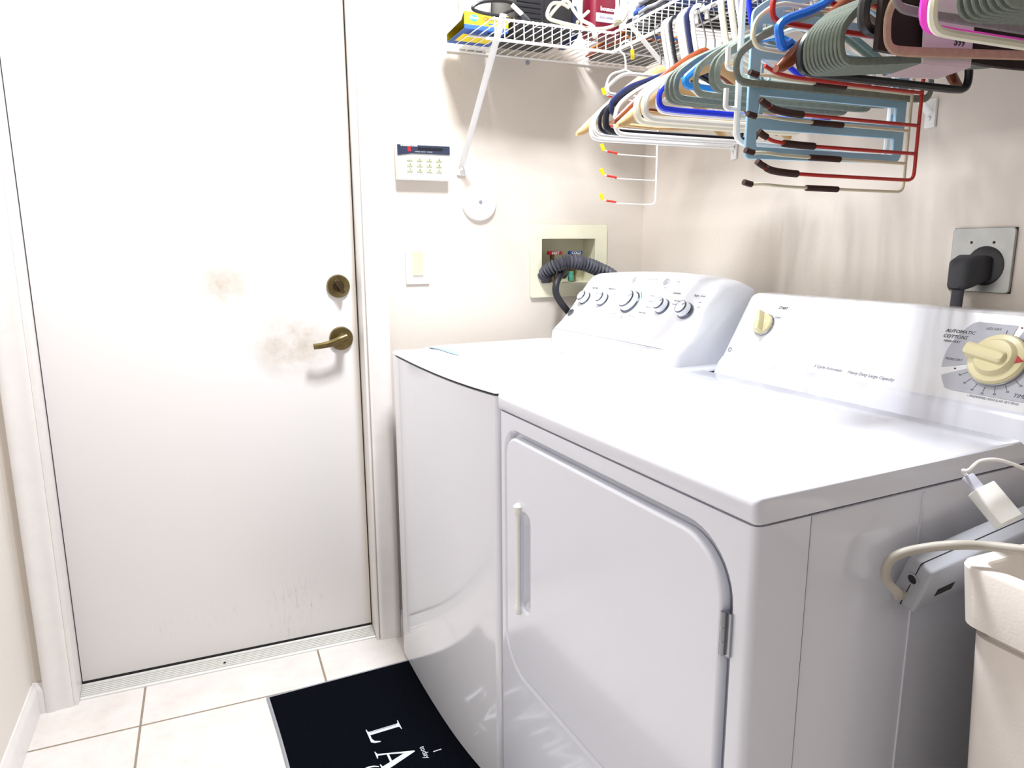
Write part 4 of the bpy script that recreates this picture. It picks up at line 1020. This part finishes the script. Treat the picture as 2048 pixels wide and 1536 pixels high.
# usb charger
UD = (rel(1945, 968, .895)-rel(1990, 1040, .895)).normalized()
t2 = thing('usb_charger', 'white cube charger with a thin white lead plugged in the power strip', 'charger', TF)
CT = PM.inverted()
zax = (rel(1952, 972, .905)-rel(1998, 1028, .885)).normalized(); xax = rel(1985, 968, .893)-rel(1942, 985, .893); xax = (xax-zax*xax.dot(zax)).normalized(); yax = zax.cross(xax)
cx = rel(1984, 1003, .895)+ray(1984, 1003).normalized()*.008
UD = zax
UM = Matrix(((xax.x, yax.x, zax.x, cx.x), (xax.y, yax.y, zax.y, cx.y), (xax.z, yax.z, zax.z, cx.z), (0, 0, 0, 1)))
b = B(); b.box(-.0150, .0150, -.0105, .0105, -.030, .020, .002, 3, mat=UM); obj('charger_body', b, m_white, t2)
b = B(); b.box(-.0075, .0075, -.0040, .0040, .020, .040, .0015, 2, mat=UM @ Matrix.Translation(V(-.004, 0, 0))); obj('usb_plug', b, M('pale_lilac_plastic', 'C9CAD8', .4), t2)
top = UM @ V(-.004, 0, .040)
b = B(); b.sweep(cr([tuple(top), tuple(top+UD*.008), tuple(rel(1938, 940, .895)), tuple(rel(1958, 923, .895)), tuple(rel(1990, 919, .895)), tuple(rel(2025, 928, .895)), tuple(rel(2060, 944, .895)), tuple(rel(2120, 985, .895))], 8), .0022, 8); obj('lead', b, m_white, t2)

# ================================================================== DOOR MAT
t = thing('laundry_mat', 'navy laundry mat with white serif letters on the tile floor', 'mat', (.548, -.147, 0)); t.rotation_euler = (0, 0, .056)
def edge_x(y): return .006*math.sin(-y*5)
b = B(); secs = []
for i in range(21):
    y = -.78*i/20; e = edge_x(y); secs.append([(e, y, .0008), (e+.004, y, .005), (.458, y, .005), (.462, y, .0008)])
b.loft(secs); obj('mat_edge_binding', b, m_mattrim, t)
b = B(); secs = []
for i in range(21):
    y = -.007-.766*i/20; e = edge_x(y)+.008; secs.append([(e, y, .002), (e, y, .0062), (.455, y, .0062), (.455, y, .002)])
b.loft(secs); obj('mat_pile', b, m_mat, t, ang=50)
def letter(loops, x0, y0, k):
    # letter space: u = reading direction (-y), v = up (+x)
    Mx = frame_mat((x0, y0, .0064), (0, -1, 0), (1, 0, 0))
    plate('letter', [[(u*k, v*k) for u, v in lp] for lp in loops], .0002, 0, m_matlet, t, Mx)
Lp = [[(0, 0), (.62, 0), (.70, .10), (.72, .26), (.69, .27), (.60, .11), (.48, .06), (.30, .06), (.30, .92), (.32, .96), (.44, .98), (.44, 1), (0, 1), (0, .98), (.12, .96), (.14, .92), (.14, .08), (.12, .04), (0, .02)],
      [(.165, .10), (.185, .10), (.185, .90), (.165, .90)][::-1]]
Ap = [[(0, 0), (.30, 0), (.30, .02), (.19, .05), (.25, .28), (.58, .28), (.66, .05), (.55, .02), (.55, 0), (.98, 0), (.98, .02), (.87, .05), (.48, 1.02), (.44, 1.02), (.12, .05), (0, .02)],
      [(.27, .34), (.555, .34), (.415, .72)][::-1]]
def toloc(X, Y):
    dx, dy = X-.548, Y+.147; c, s = math.cos(.056), math.sin(.056); return (dx*c+dy*s, -dx*s+dy*c)
x0, y0 = toloc(.768, -.388)
letter(Lp, x0, y0, .083)
letter(Ap, x0-.002, y0-.088, .086)
for i, ch in enumerate('UNDRY'):
    text(ch, .11, m_matlet, t, frame_mat((x0, y0-.185-i*.078, .0064), (0, -1, 0), (1, 0, 0)), name='letter', align='LEFT')
# small line of lettering and marks in the other rows
text('I', .03, m_matlet, t, frame_mat((x0+.125, y0-.150, .0064), (0, -1, 0), (1, 0, 0)), name='letter')
text('today', .020, m_matlet, t, frame_mat((x0+.100, y0-.120, .0064), (0, -1, 0), (1, 0, 0)), name='letter', align='LEFT')
text('(', .05, m_matlet, t, frame_mat((x0-.04, y0-.135, .0064), (0, -1, 0), (1, 0, 0)), name='letter')
text('J', .045, m_matlet, t, frame_mat((x0-.155, y0-.100, .0064), (0, -1, 0), (1, 0, 0)), name='letter')
